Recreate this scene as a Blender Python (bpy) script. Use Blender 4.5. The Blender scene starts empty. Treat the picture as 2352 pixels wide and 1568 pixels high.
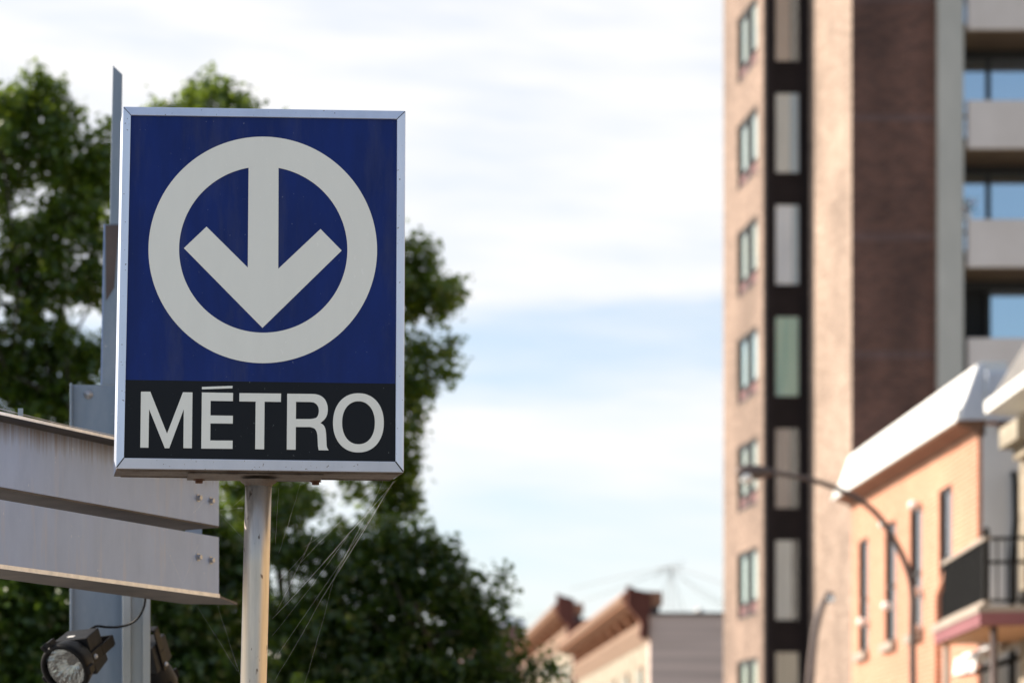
import bpy, bmesh, math, random
import numpy as np
from mathutils import Vector, Matrix

random.seed(7)
rng = np.random.default_rng(11)
S = bpy.context.scene
COL = S.collection
R = math.radians

# ------------------------------------------------------------------ camera
# The photograph is keystone-corrected: a level camera with a shifted lens.
# Pixels below are those of the photograph shown 2352 wide.
W, H = 2352.0, 1568.0
F, PX, PY, EYE = 5553.0, 350.0, 1850.0, 1.65
cam = bpy.data.cameras.new('camera')
cam_o = bpy.data.objects.new('camera', cam); COL.objects.link(cam_o)
cam_o.location = (0, 0, EYE); cam_o.rotation_euler = (R(90), 0, 0)
cam.sensor_width = 36.0; cam.sensor_fit = 'HORIZONTAL'
cam.lens = F / W * 36.0
cam.shift_x = (W / 2 - PX) / W
cam.shift_y = (PY - H / 2) / W
cam.clip_start = 0.1; cam.clip_end = 4000
cam.dof.use_dof = True
cam.dof.focus_distance = 7.72
cam.dof.aperture_fstop = 2.6
S.camera = cam_o

# ------------------------------------------------------------------ light
SUN_EL, SUN_AZ = 29.0, 18.0          # azimuth: degrees from -X towards +Y
sv = Vector((-math.cos(R(SUN_EL)) * math.cos(R(SUN_AZ)), math.cos(R(SUN_EL)) * math.sin(R(SUN_AZ)), math.sin(R(SUN_EL))))
sun = bpy.data.lights.new('sun', 'SUN'); sun.energy = 4.6; sun.angle = R(0.5); sun.color = (1.0, 0.885, 0.75)
sun_o = bpy.data.objects.new('sun', sun); COL.objects.link(sun_o)
sun_o.rotation_euler = sv.to_track_quat('Z', 'Y').to_euler()
S.view_settings.view_transform = 'Standard'; S.view_settings.look = 'None'
S.view_settings.exposure = 0.95; S.view_settings.gamma = 1.0

world = bpy.data.worlds.new('World'); S.world = world; world.use_nodes = True
def build_world():
    nt = world.node_tree; N = nt.nodes; L = nt.links; N.clear()
    out = N.new('ShaderNodeOutputWorld'); bg = N.new('ShaderNodeBackground')
    bg.inputs['Strength'].default_value = 0.11
    sky = N.new('ShaderNodeTexSky'); sky.sky_type = 'NISHITA'; sky.sun_disc = False
    sky.sun_elevation = R(SUN_EL); sky.sun_rotation = math.atan2(sv.x, sv.y)
    sky.air_density = 1.0; sky.dust_density = 1.2; sky.ozone_density = 1.4
    tc = N.new('ShaderNodeTexCoord'); sep = N.new('ShaderNodeSeparateXYZ'); L.new(tc.outputs['Generated'], sep.inputs[0])
    def m(op, a, b=None, c=None):
        n = N.new('ShaderNodeMath'); n.operation = op
        for i, v in enumerate((a, b, c)):
            if v is None: continue
            if isinstance(v, (int, float)): n.inputs[i].default_value = v
            else: L.new(v, n.inputs[i])
        return n.outputs[0]
    x, y, z = sep.outputs
    hor = m('SQRT', m('ADD', m('MULTIPLY', x, x), m('MULTIPLY', y, y)))
    el = m('DIVIDE', z, m('MAXIMUM', hor, 0.02))              # tangent of the elevation
    az = m('ARCTAN2', x, y)
    comb = N.new('ShaderNodeCombineXYZ'); L.new(m('MULTIPLY', az, 5.0), comb.inputs[0]); L.new(m('MULTIPLY', el, 26.0), comb.inputs[1])
    n1 = N.new('ShaderNodeTexNoise'); n1.inputs['Scale'].default_value = 1.0; n1.inputs['Detail'].default_value = 5; n1.inputs['Roughness'].default_value = 0.52
    L.new(comb.outputs[0], n1.inputs['Vector'])
    comb2 = N.new('ShaderNodeCombineXYZ'); L.new(m('MULTIPLY', az, 11.0), comb2.inputs[0]); L.new(m('ADD', m('MULTIPLY', el, 52.0), m('MULTIPLY', az, 6.0)), comb2.inputs[1])
    n2 = N.new('ShaderNodeTexNoise'); n2.inputs['Scale'].default_value = 1.0; n2.inputs['Detail'].default_value = 7
    L.new(comb2.outputs[0], n2.inputs['Vector'])
    e = m('ADD', el, m('MULTIPLY', m('SUBTRACT', n1.outputs['Fac'], 0.5), 0.050))
    e = m('SUBTRACT', e, m('MULTIPLY', m('SUBTRACT', az, 0.19), 0.045))
    ramp = N.new('ShaderNodeValToRGB'); cr = ramp.color_ramp
    stops = [(0.0, .68), (.20, .55), (.245, .56), (.275, .86), (.325, .86), (.355, .42), (.405, .38), (.425, .88), (.52, .86), (.60, .90), (.70, .86), (1.0, .70)]
    while len(cr.elements) < len(stops): cr.elements.new(0.5)
    for s, (p, v) in zip(cr.elements, stops): s.position = p; s.color = (v, v, v, 1)
    L.new(m('MULTIPLY', e, 2.0), ramp.inputs['Fac'])
    soft = m('MULTIPLY_ADD', m('SUBTRACT', n2.outputs['Fac'], 0.5), 0.85, ramp.outputs['Color'])
    back = N.new('ShaderNodeMapRange'); back.inputs['From Min'].default_value = -0.55; back.inputs['From Max'].default_value = 0.35
    back.inputs['To Min'].default_value = 0.16; back.inputs['To Max'].default_value = 1.0; L.new(y, back.inputs['Value'])
    mask = N.new('ShaderNodeClamp'); L.new(m('MULTIPLY', soft, back.outputs[0]), mask.inputs[0])
    mix = N.new('ShaderNodeMix'); mix.data_type = 'RGBA'
    L.new(mask.outputs[0], mix.inputs['Factor']); L.new(sky.outputs[0], mix.inputs['A'])
    mix.inputs['B'].default_value = (4.95, 4.92, 4.93, 1)
    L.new(mix.outputs['Result'], bg.inputs['Color']); L.new(bg.outputs[0], out.inputs[0])
build_world()

# ------------------------------------------------------------------ helpers
def at(x, y, Y):
    """a pixel of the photograph at depth Y (metres in front of the camera)"""
    return Vector(((x - PX) / F * Y, Y, EYE + (PY - y) / F * Y))

class MB:
    def __init__(s): s.v = []; s.f = []; s.sm = []
    def face(s, pts, smooth=False):
        i = len(s.v); s.v += [tuple(p) for p in pts]; s.f.append(tuple(range(i, i + len(pts)))); s.sm.append(smooth); return s
    def box(s, lo, hi, M=None):
        x0, y0, z0 = lo; x1, y1, z1 = hi
        p = [Vector(q) for q in ((x0,y0,z0),(x1,y0,z0),(x1,y1,z0),(x0,y1,z0),(x0,y0,z1),(x1,y0,z1),(x1,y1,z1),(x0,y1,z1))]
        if M is not None: p = [M @ q for q in p]
        return s.hexa(p)
    def hexa(s, p):
        i = len(s.v); s.v += [tuple(q) for q in p]
        for f in ((3,2,1,0),(4,5,6,7),(0,1,5,4),(1,2,6,5),(2,3,7,6),(3,0,4,7)):
            s.f.append(tuple(i + k for k in f)); s.sm.append(False)
        return s
    def prism(s, poly, d):
        """flat polygon (3D points) pushed along vector d"""
        d = Vector(d); n = len(poly); a = [Vector(p) for p in poly]; b = [p + d for p in a]
        i = len(s.v); s.v += [tuple(q) for q in a + b]
        s.f.append(tuple(i + k for k in range(n))); s.f.append(tuple(i + n + k for k in reversed(range(n)))); s.sm += [False, False]
        for k in range(n):
            l = (k + 1) % n; s.f.append((i + l, i + k, i + n + k, i + n + l)); s.sm.append(False)
        return s
    def tube(s, pts, r, seg=10, cap=True):
        pts = [Vector(p) for p in pts]; n = len(pts)
        rr = r if isinstance(r, (list, tuple)) else [r] * n
        rings = []; ref = None
        for k in range(n):
            t = (pts[min(k + 1, n - 1)] - pts[max(k - 1, 0)]).normalized()
            if ref is None: ref = Vector((0, 0, 1)) if abs(t.z) < .9 else Vector((1, 0, 0))
            u = (ref - t * ref.dot(t)).normalized(); ref = u; w = t.cross(u)
            i = len(s.v); rings.append(i)
            for q in range(seg):
                a = 2 * math.pi * q / seg; s.v.append(tuple(pts[k] + (u * math.cos(a) + w * math.sin(a)) * rr[k]))
        for k in range(n - 1):
            for q in range(seg):
                l = (q + 1) % seg; s.f.append((rings[k] + q, rings[k] + l, rings[k + 1] + l, rings[k + 1] + q)); s.sm.append(True)
        if cap:
            s.f.append(tuple(rings[0] + q for q in reversed(range(seg)))); s.f.append(tuple(rings[-1] + q for q in range(seg))); s.sm += [False, False]
        return s
    def lathe(s, prof, M, seg=24, smooth=True):
        """profile of (radius, height) turned round the local Z of M"""
        rings = []
        for r_, h_ in prof:
            i = len(s.v); rings.append(i)
            for q in range(seg):
                a = 2 * math.pi * q / seg; s.v.append(tuple(M @ Vector((r_ * math.cos(a), r_ * math.sin(a), h_))))
        for k in range(len(prof) - 1):
            for q in range(seg):
                l = (q + 1) % seg; s.f.append((rings[k] + q, rings[k] + l, rings[k + 1] + l, rings[k + 1] + q)); s.sm.append(smooth)
        return s
    def ball(s, c, r, seg=12):
        M = Matrix.Translation(Vector(c)); n = 8
        return s.lathe([(max(1e-4, r * math.sin(math.pi * k / n)), -r * math.cos(math.pi * k / n)) for k in range(n + 1)], M, seg)

def origin(o):
    p = Vector((0, 0, 0))
    while o is not None: p += o.location; o = o.parent
    return p
def tag(o, label=None, cat=None, group=None, kind=None):
    if label: o['label'] = label
    if cat: o['category'] = cat
    if group: o['group'] = group
    if kind: o['kind'] = kind
    return o
def thing(name, label, cat, loc, group=None):
    o = bpy.data.objects.new(name, None); COL.objects.link(o); o.location = loc; o.empty_display_size = .1
    return tag(o, label, cat, group)
def obj(name, mb, mat, parent=None, bevel=0, label=None):
    off = origin(parent) if parent is not None else Vector((0, 0, 0))
    me = bpy.data.meshes.new(name)
    me.from_pydata([(x - off.x, y - off.y, z - off.z) for x, y, z in mb.v], [], mb.f)
    me.polygons.foreach_set('use_smooth', mb.sm); me.materials.append(mat); me.update()
    o = bpy.data.objects.new(name, me); COL.objects.link(o)
    if parent is not None: o.parent = parent
    if bevel:
        b = o.modifiers.new('bevel', 'BEVEL'); b.width = bevel; b.segments = 2; b.limit_method = 'ANGLE'; b.angle_limit = R(40)
    if label: o['label'] = label
    return o
def clean_normals(o):
    bm = bmesh.new(); bm.from_mesh(o.data); bmesh.ops.recalc_face_normals(bm, faces=bm.faces); bm.to_mesh(o.data); bm.free()

# ------------------------------------------------------------------ materials
def mat(name, col, rough=.6, metal=0., spec=.5):
    m_ = bpy.data.materials.new(name); m_.use_nodes = True
    b = m_.node_tree.nodes['Principled BSDF']
    b.inputs['Base Color'].default_value = (*col, 1); b.inputs['Roughness'].default_value = rough
    b.inputs['Metallic'].default_value = metal; b.inputs['Specular IOR Level'].default_value = spec
    return m_
class NT:
    def __init__(s, m_): s.m = m_; s.N = m_.node_tree.nodes; s.L = m_.node_tree.links; s.b = s.N['Principled BSDF']
    def coord(s, scale=(1, 1, 1)):
        t = s.N.new('ShaderNodeTexCoord'); mp = s.N.new('ShaderNodeMapping'); mp.inputs['Scale'].default_value = scale
        s.L.new(t.outputs['Object'], mp.inputs['Vector']); return mp.outputs[0]
    def noise(s, vec, scale, detail=4, rough=.55):
        n = s.N.new('ShaderNodeTexNoise'); n.inputs['Scale'].default_value = scale; n.inputs['Detail'].default_value = detail; n.inputs['Roughness'].default_value = rough
        s.L.new(vec, n.inputs['Vector']); return n.outputs['Fac']
    def ramp(s, fac, stops):
        r = s.N.new('ShaderNodeValToRGB'); cr = r.color_ramp
        while len(cr.elements) < len(stops): cr.elements.new(.5)
        for e, (p, c) in zip(cr.elements, stops):
            e.position = p; e.color = (*c, 1) if len(c) == 3 else c
        s.L.new(fac, r.inputs['Fac']); return r.outputs['Color']
    def mix(s, fac, a, b, mode='MIX'):
        n = s.N.new('ShaderNodeMix'); n.data_type = 'RGBA'; n.blend_type = mode
        for k, v in (('Factor', fac), ('A', a), ('B', b)):
            if isinstance(v, (int, float)): n.inputs[k].default_value = v
            elif isinstance(v, tuple): n.inputs[k].default_value = (*v, 1)
            else: s.L.new(v, n.inputs[k])
        return n.outputs['Result']
    def base(s, c): s.L.new(c, s.b.inputs['Base Color'])
    def bump(s, fac, strength=.3, dist=.01):
        n = s.N.new('ShaderNodeBump'); n.inputs['Strength'].default_value = strength; n.inputs['Distance'].default_value = dist
        s.L.new(fac, n.inputs['Height']); s.L.new(n.outputs[0], s.b.inputs['Normal'])
def varied(name, c0, c1, scale=3, rough=.6, metal=0., stretch=(1, 1, 1), detail=5, bump=0., spec=.5):
    m_ = mat(name, c0, rough, metal, spec); t = NT(m_); v = t.coord(stretch); n = t.noise(v, scale, detail)
    t.base(t.ramp(n, [(.3, c0), (.7, c1)]))
    if bump: t.bump(n, bump)
    return m_
def brick(name, c0, c1, mortar, bw=.21, bh=.075, rough=.85, stain=.25):
    m_ = mat(name, c0, rough); t = NT(m_)
    tc = t.N.new('ShaderNodeTexCoord'); sp = t.N.new('ShaderNodeSeparateXYZ'); t.L.new(tc.outputs['Object'], sp.inputs[0])
    ad = t.N.new('ShaderNodeMath'); ad.operation = 'ADD'; t.L.new(sp.outputs[0], ad.inputs[0]); t.L.new(sp.outputs[1], ad.inputs[1])
    cb = t.N.new('ShaderNodeCombineXYZ'); t.L.new(ad.outputs[0], cb.inputs[0]); t.L.new(sp.outputs[2], cb.inputs[1])
    br = t.N.new('ShaderNodeTexBrick'); t.L.new(cb.outputs[0], br.inputs['Vector'])
    br.inputs['Scale'].default_value = 1; br.inputs['Brick Width'].default_value = bw; br.inputs['Row Height'].default_value = bh
    br.inputs['Mortar Size'].default_value = .010; br.inputs['Color1'].default_value = (*c0, 1); br.inputs['Color2'].default_value = (*c1, 1); br.inputs['Mortar'].default_value = (*mortar, 1)
    n = t.noise(t.coord((1, 1, .6)), .55, 5); n2 = t.noise(t.coord((1, 1, 3)), 2.2, 4)
    g = t.ramp(n, [(.35, (1 - stain,) * 3), (.65, (1 + stain,) * 3)]); g2 = t.ramp(n2, [(.3, (1 - stain * .5,) * 3), (.7, (1 + stain * .5,) * 3)])
    c = t.mix(1., t.mix(1., br.outputs['Color'], g, 'MULTIPLY'), g2, 'MULTIPLY'); t.base(c)
    t.bump(br.outputs['Fac'], -.4, .008)
    return m_
def glassy(name, tint=(.9, .95, 1), see=.55, refl=(1, 1, 1), blend=.25, rough=.02):
    """window glass: clear with a mirror reflection that grows at grazing angles"""
    m_ = bpy.data.materials.new(name); m_.use_nodes = True; N = m_.node_tree.nodes; L = m_.node_tree.links; N.clear()
    out = N.new('ShaderNodeOutputMaterial'); tr = N.new('ShaderNodeBsdfTransparent'); tr.inputs[0].default_value = (*tint, 1)
    gl = N.new('ShaderNodeBsdfGlossy'); gl.inputs['Roughness'].default_value = rough; gl.inputs['Color'].default_value = (*refl, 1)
    lw = N.new('ShaderNodeLayerWeight'); lw.inputs['Blend'].default_value = blend
    mr = N.new('ShaderNodeMapRange'); mr.inputs['To Min'].default_value = 1 - see; mr.inputs['To Max'].default_value = 1.0; L.new(lw.outputs['Fresnel'], mr.inputs['Value'])
    mx = N.new('ShaderNodeMixShader'); L.new(mr.outputs[0], mx.inputs[0]); L.new(tr.outputs[0], mx.inputs[1]); L.new(gl.outputs[0], mx.inputs[2]); L.new(mx.outputs[0], out.inputs[0])
    return m_

def speckled(name, col, speck, rough, thr=.74, scale=260, amount=.5, spec=.5, grime=.12):
    """flat sign film with dust specks, faint scratches and grime"""
    m_ = mat(name, col, rough, 0, spec); t = NT(m_)
    n = t.noise(t.coord((1, 1, .55)), scale, 1, .4); n2 = t.noise(t.coord((1.6, 1, .45)), 6, 6, .62)
    f = t.ramp(n, [(thr, (0, 0, 0)), (thr + .05, (amount,) * 3)])
    g = t.ramp(n2, [(.3, tuple(c * (1 - grime) for c in col)), (.7, tuple(c * (1 + grime) for c in col))])
    t.base(t.mix(f, g, speck)); return m_

M_blue = speckled('sign_blue_film', (.0026, .0155, .128), (.30, .32, .40), .30, .768, 170, .4, .22, .24)
M_black = speckled('sign_black_film', (.0055, .0058, .0085), (.26, .28, .28), .36, .77, 170, .4, .2)
t_ = NT(M_blue); src_ = t_.b.inputs['Base Color'].links[0].from_socket; nz = t_.noise(t_.coord((2.2, 1, .35)), 4.5, 7, .68)
t_.base(t_.mix(t_.ramp(nz, [(.52, (0, 0, 0)), (.72, (.38,) * 3)]), src_, (.055, .06, .105)))
M_cream = speckled('sign_cream_film', (.76, .765, .71), (.84, .84, .80), .35, .72, 90, .5, .4, .025)
def make_alu():
    m_ = mat('anodised_aluminium', (.62, .65, .72), .38, .55); t = NT(m_)
    n = t.noise(t.coord(), 120, 2, .5); n2 = t.noise(t.coord((1, 1, .2)), 14, 4)
    f = t.ramp(n, [(.26, (1, 1, 1)), (.30, (0, 0, 0))])
    g = t.ramp(n2, [(.3, (.57, .625, .74)), (.7, (.65, .705, .83))])
    t.base(t.mix(f, g, (.16, .14, .14))); return m_
M_alu = make_alu()
M_joint = mat('dark_joint', (.03, .028, .03), .8)
def make_rusty():
    m_ = mat('rusty_brown_paint', (.2, .15, .12), .75); t = NT(m_); v = t.coord()
    n = t.noise(v, 9, 6, .65); n2 = t.noise(v, 55, 4, .6)
    c = t.ramp(n, [(.35, (.15, .12, .10)), (.55, (.10, .076, .062)), (.68, (.05, .028, .018))])
    t.base(t.mix(t.ramp(n2, [(.55, (0, 0, 0)), (.68, (.8,) * 3)]), c, (.06, .035, .02))); t.bump(n2, .5, .004); return m_
M_rusty = make_rusty()
def make_pole():
    m_ = mat('weathered_steel_pole', (.45, .43, .40), .36, .75); t = NT(m_)
    n = t.noise(t.coord((9, 9, .7)), 4, 5, .6); n2 = t.noise(t.coord((1, 1, .35)), 42, 3, .5); n3 = t.noise(t.coord((1, 1, .5)), 6, 4)
    c = t.ramp(n, [(.3, (.40, .35, .30)), (.6, (.56, .50, .43)), (.8, (.66, .58, .46))])
    c = t.mix(t.ramp(n3, [(.58, (0, 0, 0)), (.75, (.35,) * 3)]), c, (.40, .30, .18))
    c = t.mix(t.ramp(n2, [(.66, (0, 0, 0)), (.70, (.85,) * 3)]), c, (.09, .055, .04))
    t.base(c); r = t.ramp(n, [(.2, (.28,) * 3), (.8, (.5,) * 3)]); t.L.new(r, t.b.inputs['Roughness']); t.bump(n2, .25, .002); return m_
M_pole = make_pole()
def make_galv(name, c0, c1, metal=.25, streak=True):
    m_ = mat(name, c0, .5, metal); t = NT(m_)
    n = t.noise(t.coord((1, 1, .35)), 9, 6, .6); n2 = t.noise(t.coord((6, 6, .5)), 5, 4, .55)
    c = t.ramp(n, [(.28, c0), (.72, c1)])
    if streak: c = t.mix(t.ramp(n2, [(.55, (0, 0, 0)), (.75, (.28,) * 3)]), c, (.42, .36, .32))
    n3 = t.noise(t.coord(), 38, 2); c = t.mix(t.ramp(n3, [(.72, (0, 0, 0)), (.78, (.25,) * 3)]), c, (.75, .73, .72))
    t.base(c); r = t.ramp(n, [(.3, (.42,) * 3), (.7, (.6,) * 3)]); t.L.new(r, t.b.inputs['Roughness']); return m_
M_board = make_galv('galvanised_board', (.192, .265, .435), (.28, .355, .53))
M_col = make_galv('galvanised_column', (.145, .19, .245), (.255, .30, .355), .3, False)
M_chan = make_galv('galvanised_channel', (.30, .33, .34), (.40, .42, .43), .3, False)
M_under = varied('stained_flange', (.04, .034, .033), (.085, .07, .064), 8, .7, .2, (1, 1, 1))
M_edge = varied('painted_edge_highlight', (.55, .55, .57), (.75, .74, .74), 30, .4, .3)  # paler than the boards: the top-lit rim highlight is put into the colour
def make_stained_board():
    m_ = make_galv('galvanised_board_stained', (.192, .265, .435), (.28, .355, .53)); t = NT(m_)
    src = t.b.inputs['Base Color'].links[0].from_socket
    tc = t.N.new('ShaderNodeTexCoord'); sp = t.N.new('ShaderNodeSeparateXYZ'); t.L.new(tc.outputs['Object'], sp.inputs[0])
    n = t.noise(t.coord((22, 22, .6)), 3, 4, .6)
    md = t.N.new('ShaderNodeMath'); md.operation = 'MULTIPLY_ADD'; t.L.new(n, md.inputs[0]); md.inputs[1].default_value = .16; t.L.new(sp.outputs[2], md.inputs[2])
    mr = t.N.new('ShaderNodeMapRange'); t.L.new(md.outputs[0], mr.inputs['Value'])
    mr.inputs['From Min'].default_value = 2.915; mr.inputs['From Max'].default_value = 2.995; mr.inputs['To Max'].default_value = .8
    t.base(t.mix(mr.outputs[0], src, (.10, .075, .06))); return m_
M_board_top = make_stained_board()
M_mastrust = varied('rusty_mast_sleeve', (.065, .05, .046), (.11, .085, .078), 7, .7, .2, (1, 1, .5))
M_bolt = mat('zinc_bolt', (.36, .37, .40), .4, .6)
M_rustbolt = varied('rusted_bolt', (.05, .02, .012), (.12, .05, .025), 40, .85)
M_wire = mat('thin_wire', (.55, .52, .50), .4, .5)
M_web = mat('spider_silk', (.75, .75, .68), .5)
M_lampgrey = varied('lamp_grey_paint', (.013, .0135, .015), (.022, .022, .024), 30, .55, 0, (1, 1, 1), 5, 0, .12)
M_lampblack = mat('lamp_black_rubber', (.005, .005, .006), .5, 0, .15)
M_reflector = mat('lamp_reflector', (.62, .63, .64), .07, 1.0)
t_ = NT(M_reflector); t_.bump(t_.noise(t_.coord((1, 1, .4)), 40, 2), .12, .01)
M_lensglass = glassy('lamp_glass', (.88, .92, .92), .93, (1, 1, 1), .3)
M_sticker = mat('worn_label', (.6, .58, .55), .6)

M_tan = brick('tan_brick', (.26, .183, .14), (.158, .106, .08), (.28, .215, .175), stain=.2)
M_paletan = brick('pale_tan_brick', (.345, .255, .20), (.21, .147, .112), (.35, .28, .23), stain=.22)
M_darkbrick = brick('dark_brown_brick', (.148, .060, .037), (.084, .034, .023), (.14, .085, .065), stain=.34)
M_conc = varied('raw_concrete', (.40, .375, .325), (.50, .465, .405), 1.2, .85, 0, (1, 1, .4))
M_para = varied('parapet_concrete', (.60, .515, .455), (.70, .61, .55), .9, .85, 0, (1, 1, .7))
M_soffit = varied('balcony_soffit', (.16, .10, .06), (.22, .15, .09), 1.5, .9)
M_clad = varied('dark_bronze_cladding', (.007, .005, .006), (.013, .009, .010), 2, .6, 0, (1, 1, 1), 5, 0, .2)
M_frame = mat('dark_window_frame', (.02, .018, .018), .5)
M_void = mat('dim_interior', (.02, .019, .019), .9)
M_glass_side = glassy('side_window_glass', (.9, .95, .9), .52, (.92, 1, .93), .3)
M_glass_house = glassy('house_glass', (.75, .75, .76), .62, (.8, .78, .78), .3)
M_glass_strip = glassy('stair_glass', (.94, .96, .97), .74, (.62, .78, .92), .2)
M_glass_balc = glassy('balcony_glass', (.5, .6, .7), .30, (.60, .705, .77), .2)
M_curt = {'tan': varied('tan_curtain', (.40, .24, .15), (.5, .31, .2), 5, .9, 0, (5, 5, .2)),
          'beige': varied('beige_curtain', (.62, .60, .55), (.76, .74, .68), 5, .9, 0, (5, 5, .2)),
          'white': varied('white_curtain', (.78, .80, .84), (.88, .90, .94), 5, .9, 0, (5, 5, .2)),
          'blue': varied('blue_sky_reflection', (.26, .42, .54), (.40, .56, .66), 5, .9, 0, (5, 5, .2)),  # no curtain: the blue stands for sky reflected in the glass
          'green': varied('green_curtain', (.05, .42, .36), (.50, .72, .50), 4, .9, 0, (6, 6, .1)),
          'brown': varied('brown_curtain', (.26, .16, .125), (.34, .22, .17), 5, .9, 0, (5, 5, .2)),
          'sand': varied('sand_curtain', (.5, .41, .28), (.62, .52, .36), 5, .9, 0, (5, 5, .2))}
M_maroon = varied('maroon_panel', (.14, .07, .07), (.2, .1, .1), 3, .6)
M_orange = brick('orange_brick', (.56, .228, .135), (.46, .18, .10), (.56, .37, .27), stain=.10)
M_whitemetal = varied('white_sheet_metal', (.78, .78, .75), (.84, .84, .81), 1.5, .45)
M_soffitbrown = varied('brown_eave_board', (.20, .10, .06), (.26, .14, .085), 2, .8)
M_stucco = varied('grey_stucco', (.76, .755, .75), (.86, .85, .84), 1.6, .9)
M_flash = varied('grey_blue_flashing', (.64, .68, .76), (.72, .76, .83), 1.2, .5, .2)
M_stone = brick('rough_grey_stone', (.32, .27, .20), (.24, .20, .15), (.36, .32, .26), .42, .2, stain=.3)
M_ochre = brick('ochre_brick', (.52, .38, .20), (.46, .34, .18), (.5, .40, .28), stain=.12)
M_slate = varied('slate_roof', (.12, .115, .11), (.2, .19, .18), 5, .7)
M_black_iron = mat('black_iron', (.012, .011, .010), .65, 0, .25)
M_railpanel = varied('black_slat_panel', (.010, .009, .008), (.02, .017, .016), 1, .8, 0, (1, 30, 1), 5, 0, .15)
M_railwood = varied('grey_handrail', (.32, .27, .22), (.40, .34, .29), 3, .7)
M_maroonpaint = varied('maroon_fascia', (.22, .075, .085), (.28, .10, .11), 2, .55)
M_woodsoffit = varied('orange_wood_soffit', (.50, .24, .10), (.58, .31, .15), 2, .7, 0, (1, 8, 1))
M_lamppost = varied('brown_lamp_post', (.085, .062, .056), (.125, .092, .082), 4, .5, .2)
M_bulb = mat('lamp_bowl', (.85, .85, .82), .15, 0, .8)
M_farstone = varied('pale_yellow_stone', (.24, .21, .16), (.41, .365, .29), 1.6, .9, 0, (1, 1, 2))
M_cornice = varied('copper_brown_cornice', (.31, .145, .082), (.41, .205, .12), 2.5, .7)
M_frieze = varied('pink_brown_frieze', (.23, .15, .105), (.31, .21, .15), 3, .8)
M_capmaroon = varied('maroon_end_cap', (.10, .025, .015), (.14, .04, .025), 2, .7)
M_siding = varied('mauve_siding_shadow_bands', (.54, .43, .375), (.86, .69, .61), 1.1, .8, 0, (.12, .12, 4.5), 3)  # stretched noise puts the siding's horizontal shadow bands into the colour
M_capdark = mat('roof_edge_and_eave_shadow', (.09, .075, .075), .7)
M_mauve = varied('dull_pink_wall', (.18, .085, .085), (.24, .12, .115), 1, .85)
M_greymetal = mat('antenna_metal', (.25, .26, .26), .5, .4)
M_asphalt = varied('asphalt', (.045, .045, .047), (.065, .064, .064), 30, .9)
M_pave = varied('pavement_concrete', (.30, .29, .27), (.37, .355, .33), 4, .9)
M_kerb = varied('kerb_stone', (.32, .31, .30), (.4, .39, .37), 6, .9)
M_paint = mat('road_paint', (.75, .75, .72), .7)
M_earth = varied('packed_earth', (.19, .18, .16), (.25, .235, .20), 2, .95)
M_bark = varied('bark', (.022, .018, .014), (.04, .032, .026), 9, .9, 0, (1, 1, .3))
M_red = mat('red_petals', (.55, .03, .02), .6); M_terracotta = mat('white_pot', (.65, .65, .65), .6)

def make_leaf(name, dark, light, trans, gloss=.21):
    m_ = bpy.data.materials.new(name); m_.use_nodes = True; t = NT(m_)
    n = t.noise(t.coord(), 1.1, 4, .6); n2 = t.noise(t.coord(), 14, 2)
    c = t.mix(.35, t.ramp(n, [(.3, dark), (.7, light)]), t.ramp(n2, [(.3, dark), (.7, light)]))
    t.base(c); t.b.inputs['Roughness'].default_value = gloss; t.b.inputs['Specular IOR Level'].default_value = .45
    tr = t.N.new('ShaderNodeBsdfTranslucent'); tr.inputs[0].default_value = (*trans, 1)
    mx = t.N.new('ShaderNodeMixShader'); mx.inputs[0].default_value = .31
    out = t.N['Material Output']; t.L.new(t.b.outputs[0], mx.inputs[1]); t.L.new(tr.outputs[0], mx.inputs[2]); t.L.new(mx.outputs[0], out.inputs[0])
    return m_
M_leafA = make_leaf('maple_leaf', (.014, .036, .007), (.054, .098, .015), (.30, .42, .035))
M_leafB = make_leaf('deep_green_leaf', (.013, .031, .008), (.044, .084, .017), (.16, .26, .025))

# ------------------------------------------------------------------ ground and street
def sheet(name, pts, z, m_, thick=None):
    mb = MB()
    if thick: mb.prism([(x, y, z) for x, y in reversed(pts)], (0, 0, -thick))
    else: mb.face([(x, y, z) for x, y in pts])
    return tag(obj(name, mb, m_), kind='structure')
sheet('ground', [(-1500, -1500), (1500, -1500), (1500, 2500), (-1500, 2500)], -.13, M_earth)
def sx(Y, off): return 11.6 + .12 * (Y - 34) + off            # lines parallel to the house fronts
sheet('road', [(sx(-60, -7.9), -60), (sx(-60, -2.2), -60), (sx(220, -2.2), 220), (sx(220, -7.9), 220)], -.126, M_asphalt)
sheet('pavement', [(sx(-60, -2.05), -60), (sx(-60, 1.2), -60), (sx(220, 1.2), 220), (sx(220, -2.05), 220)], 0, M_pave, .13)
sheet('kerb', [(sx(-60, -2.2), -60), (sx(-60, -2.05), -60), (sx(220, -2.05), 220), (sx(220, -2.2), 220)], .004, M_kerb, .136)
sheet('plaza', [(-14, -14), (sx(-14, -8.05), -14), (sx(19, -8.05), 19), (-14, 19)], 0, M_pave, .13)
lm = MB()
for k in range(40):
    y0 = -20 + k * 6.
    lm.face([(sx(y0, -5.1), y0, -.122), (sx(y0, -4.98), y0, -.122), (sx(y0 + 3, -4.98), y0 + 3, -.122), (sx(y0 + 3, -5.1), y0 + 3, -.122)])
tag(obj('road_marking', lm, M_paint), kind='structure')

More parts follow.
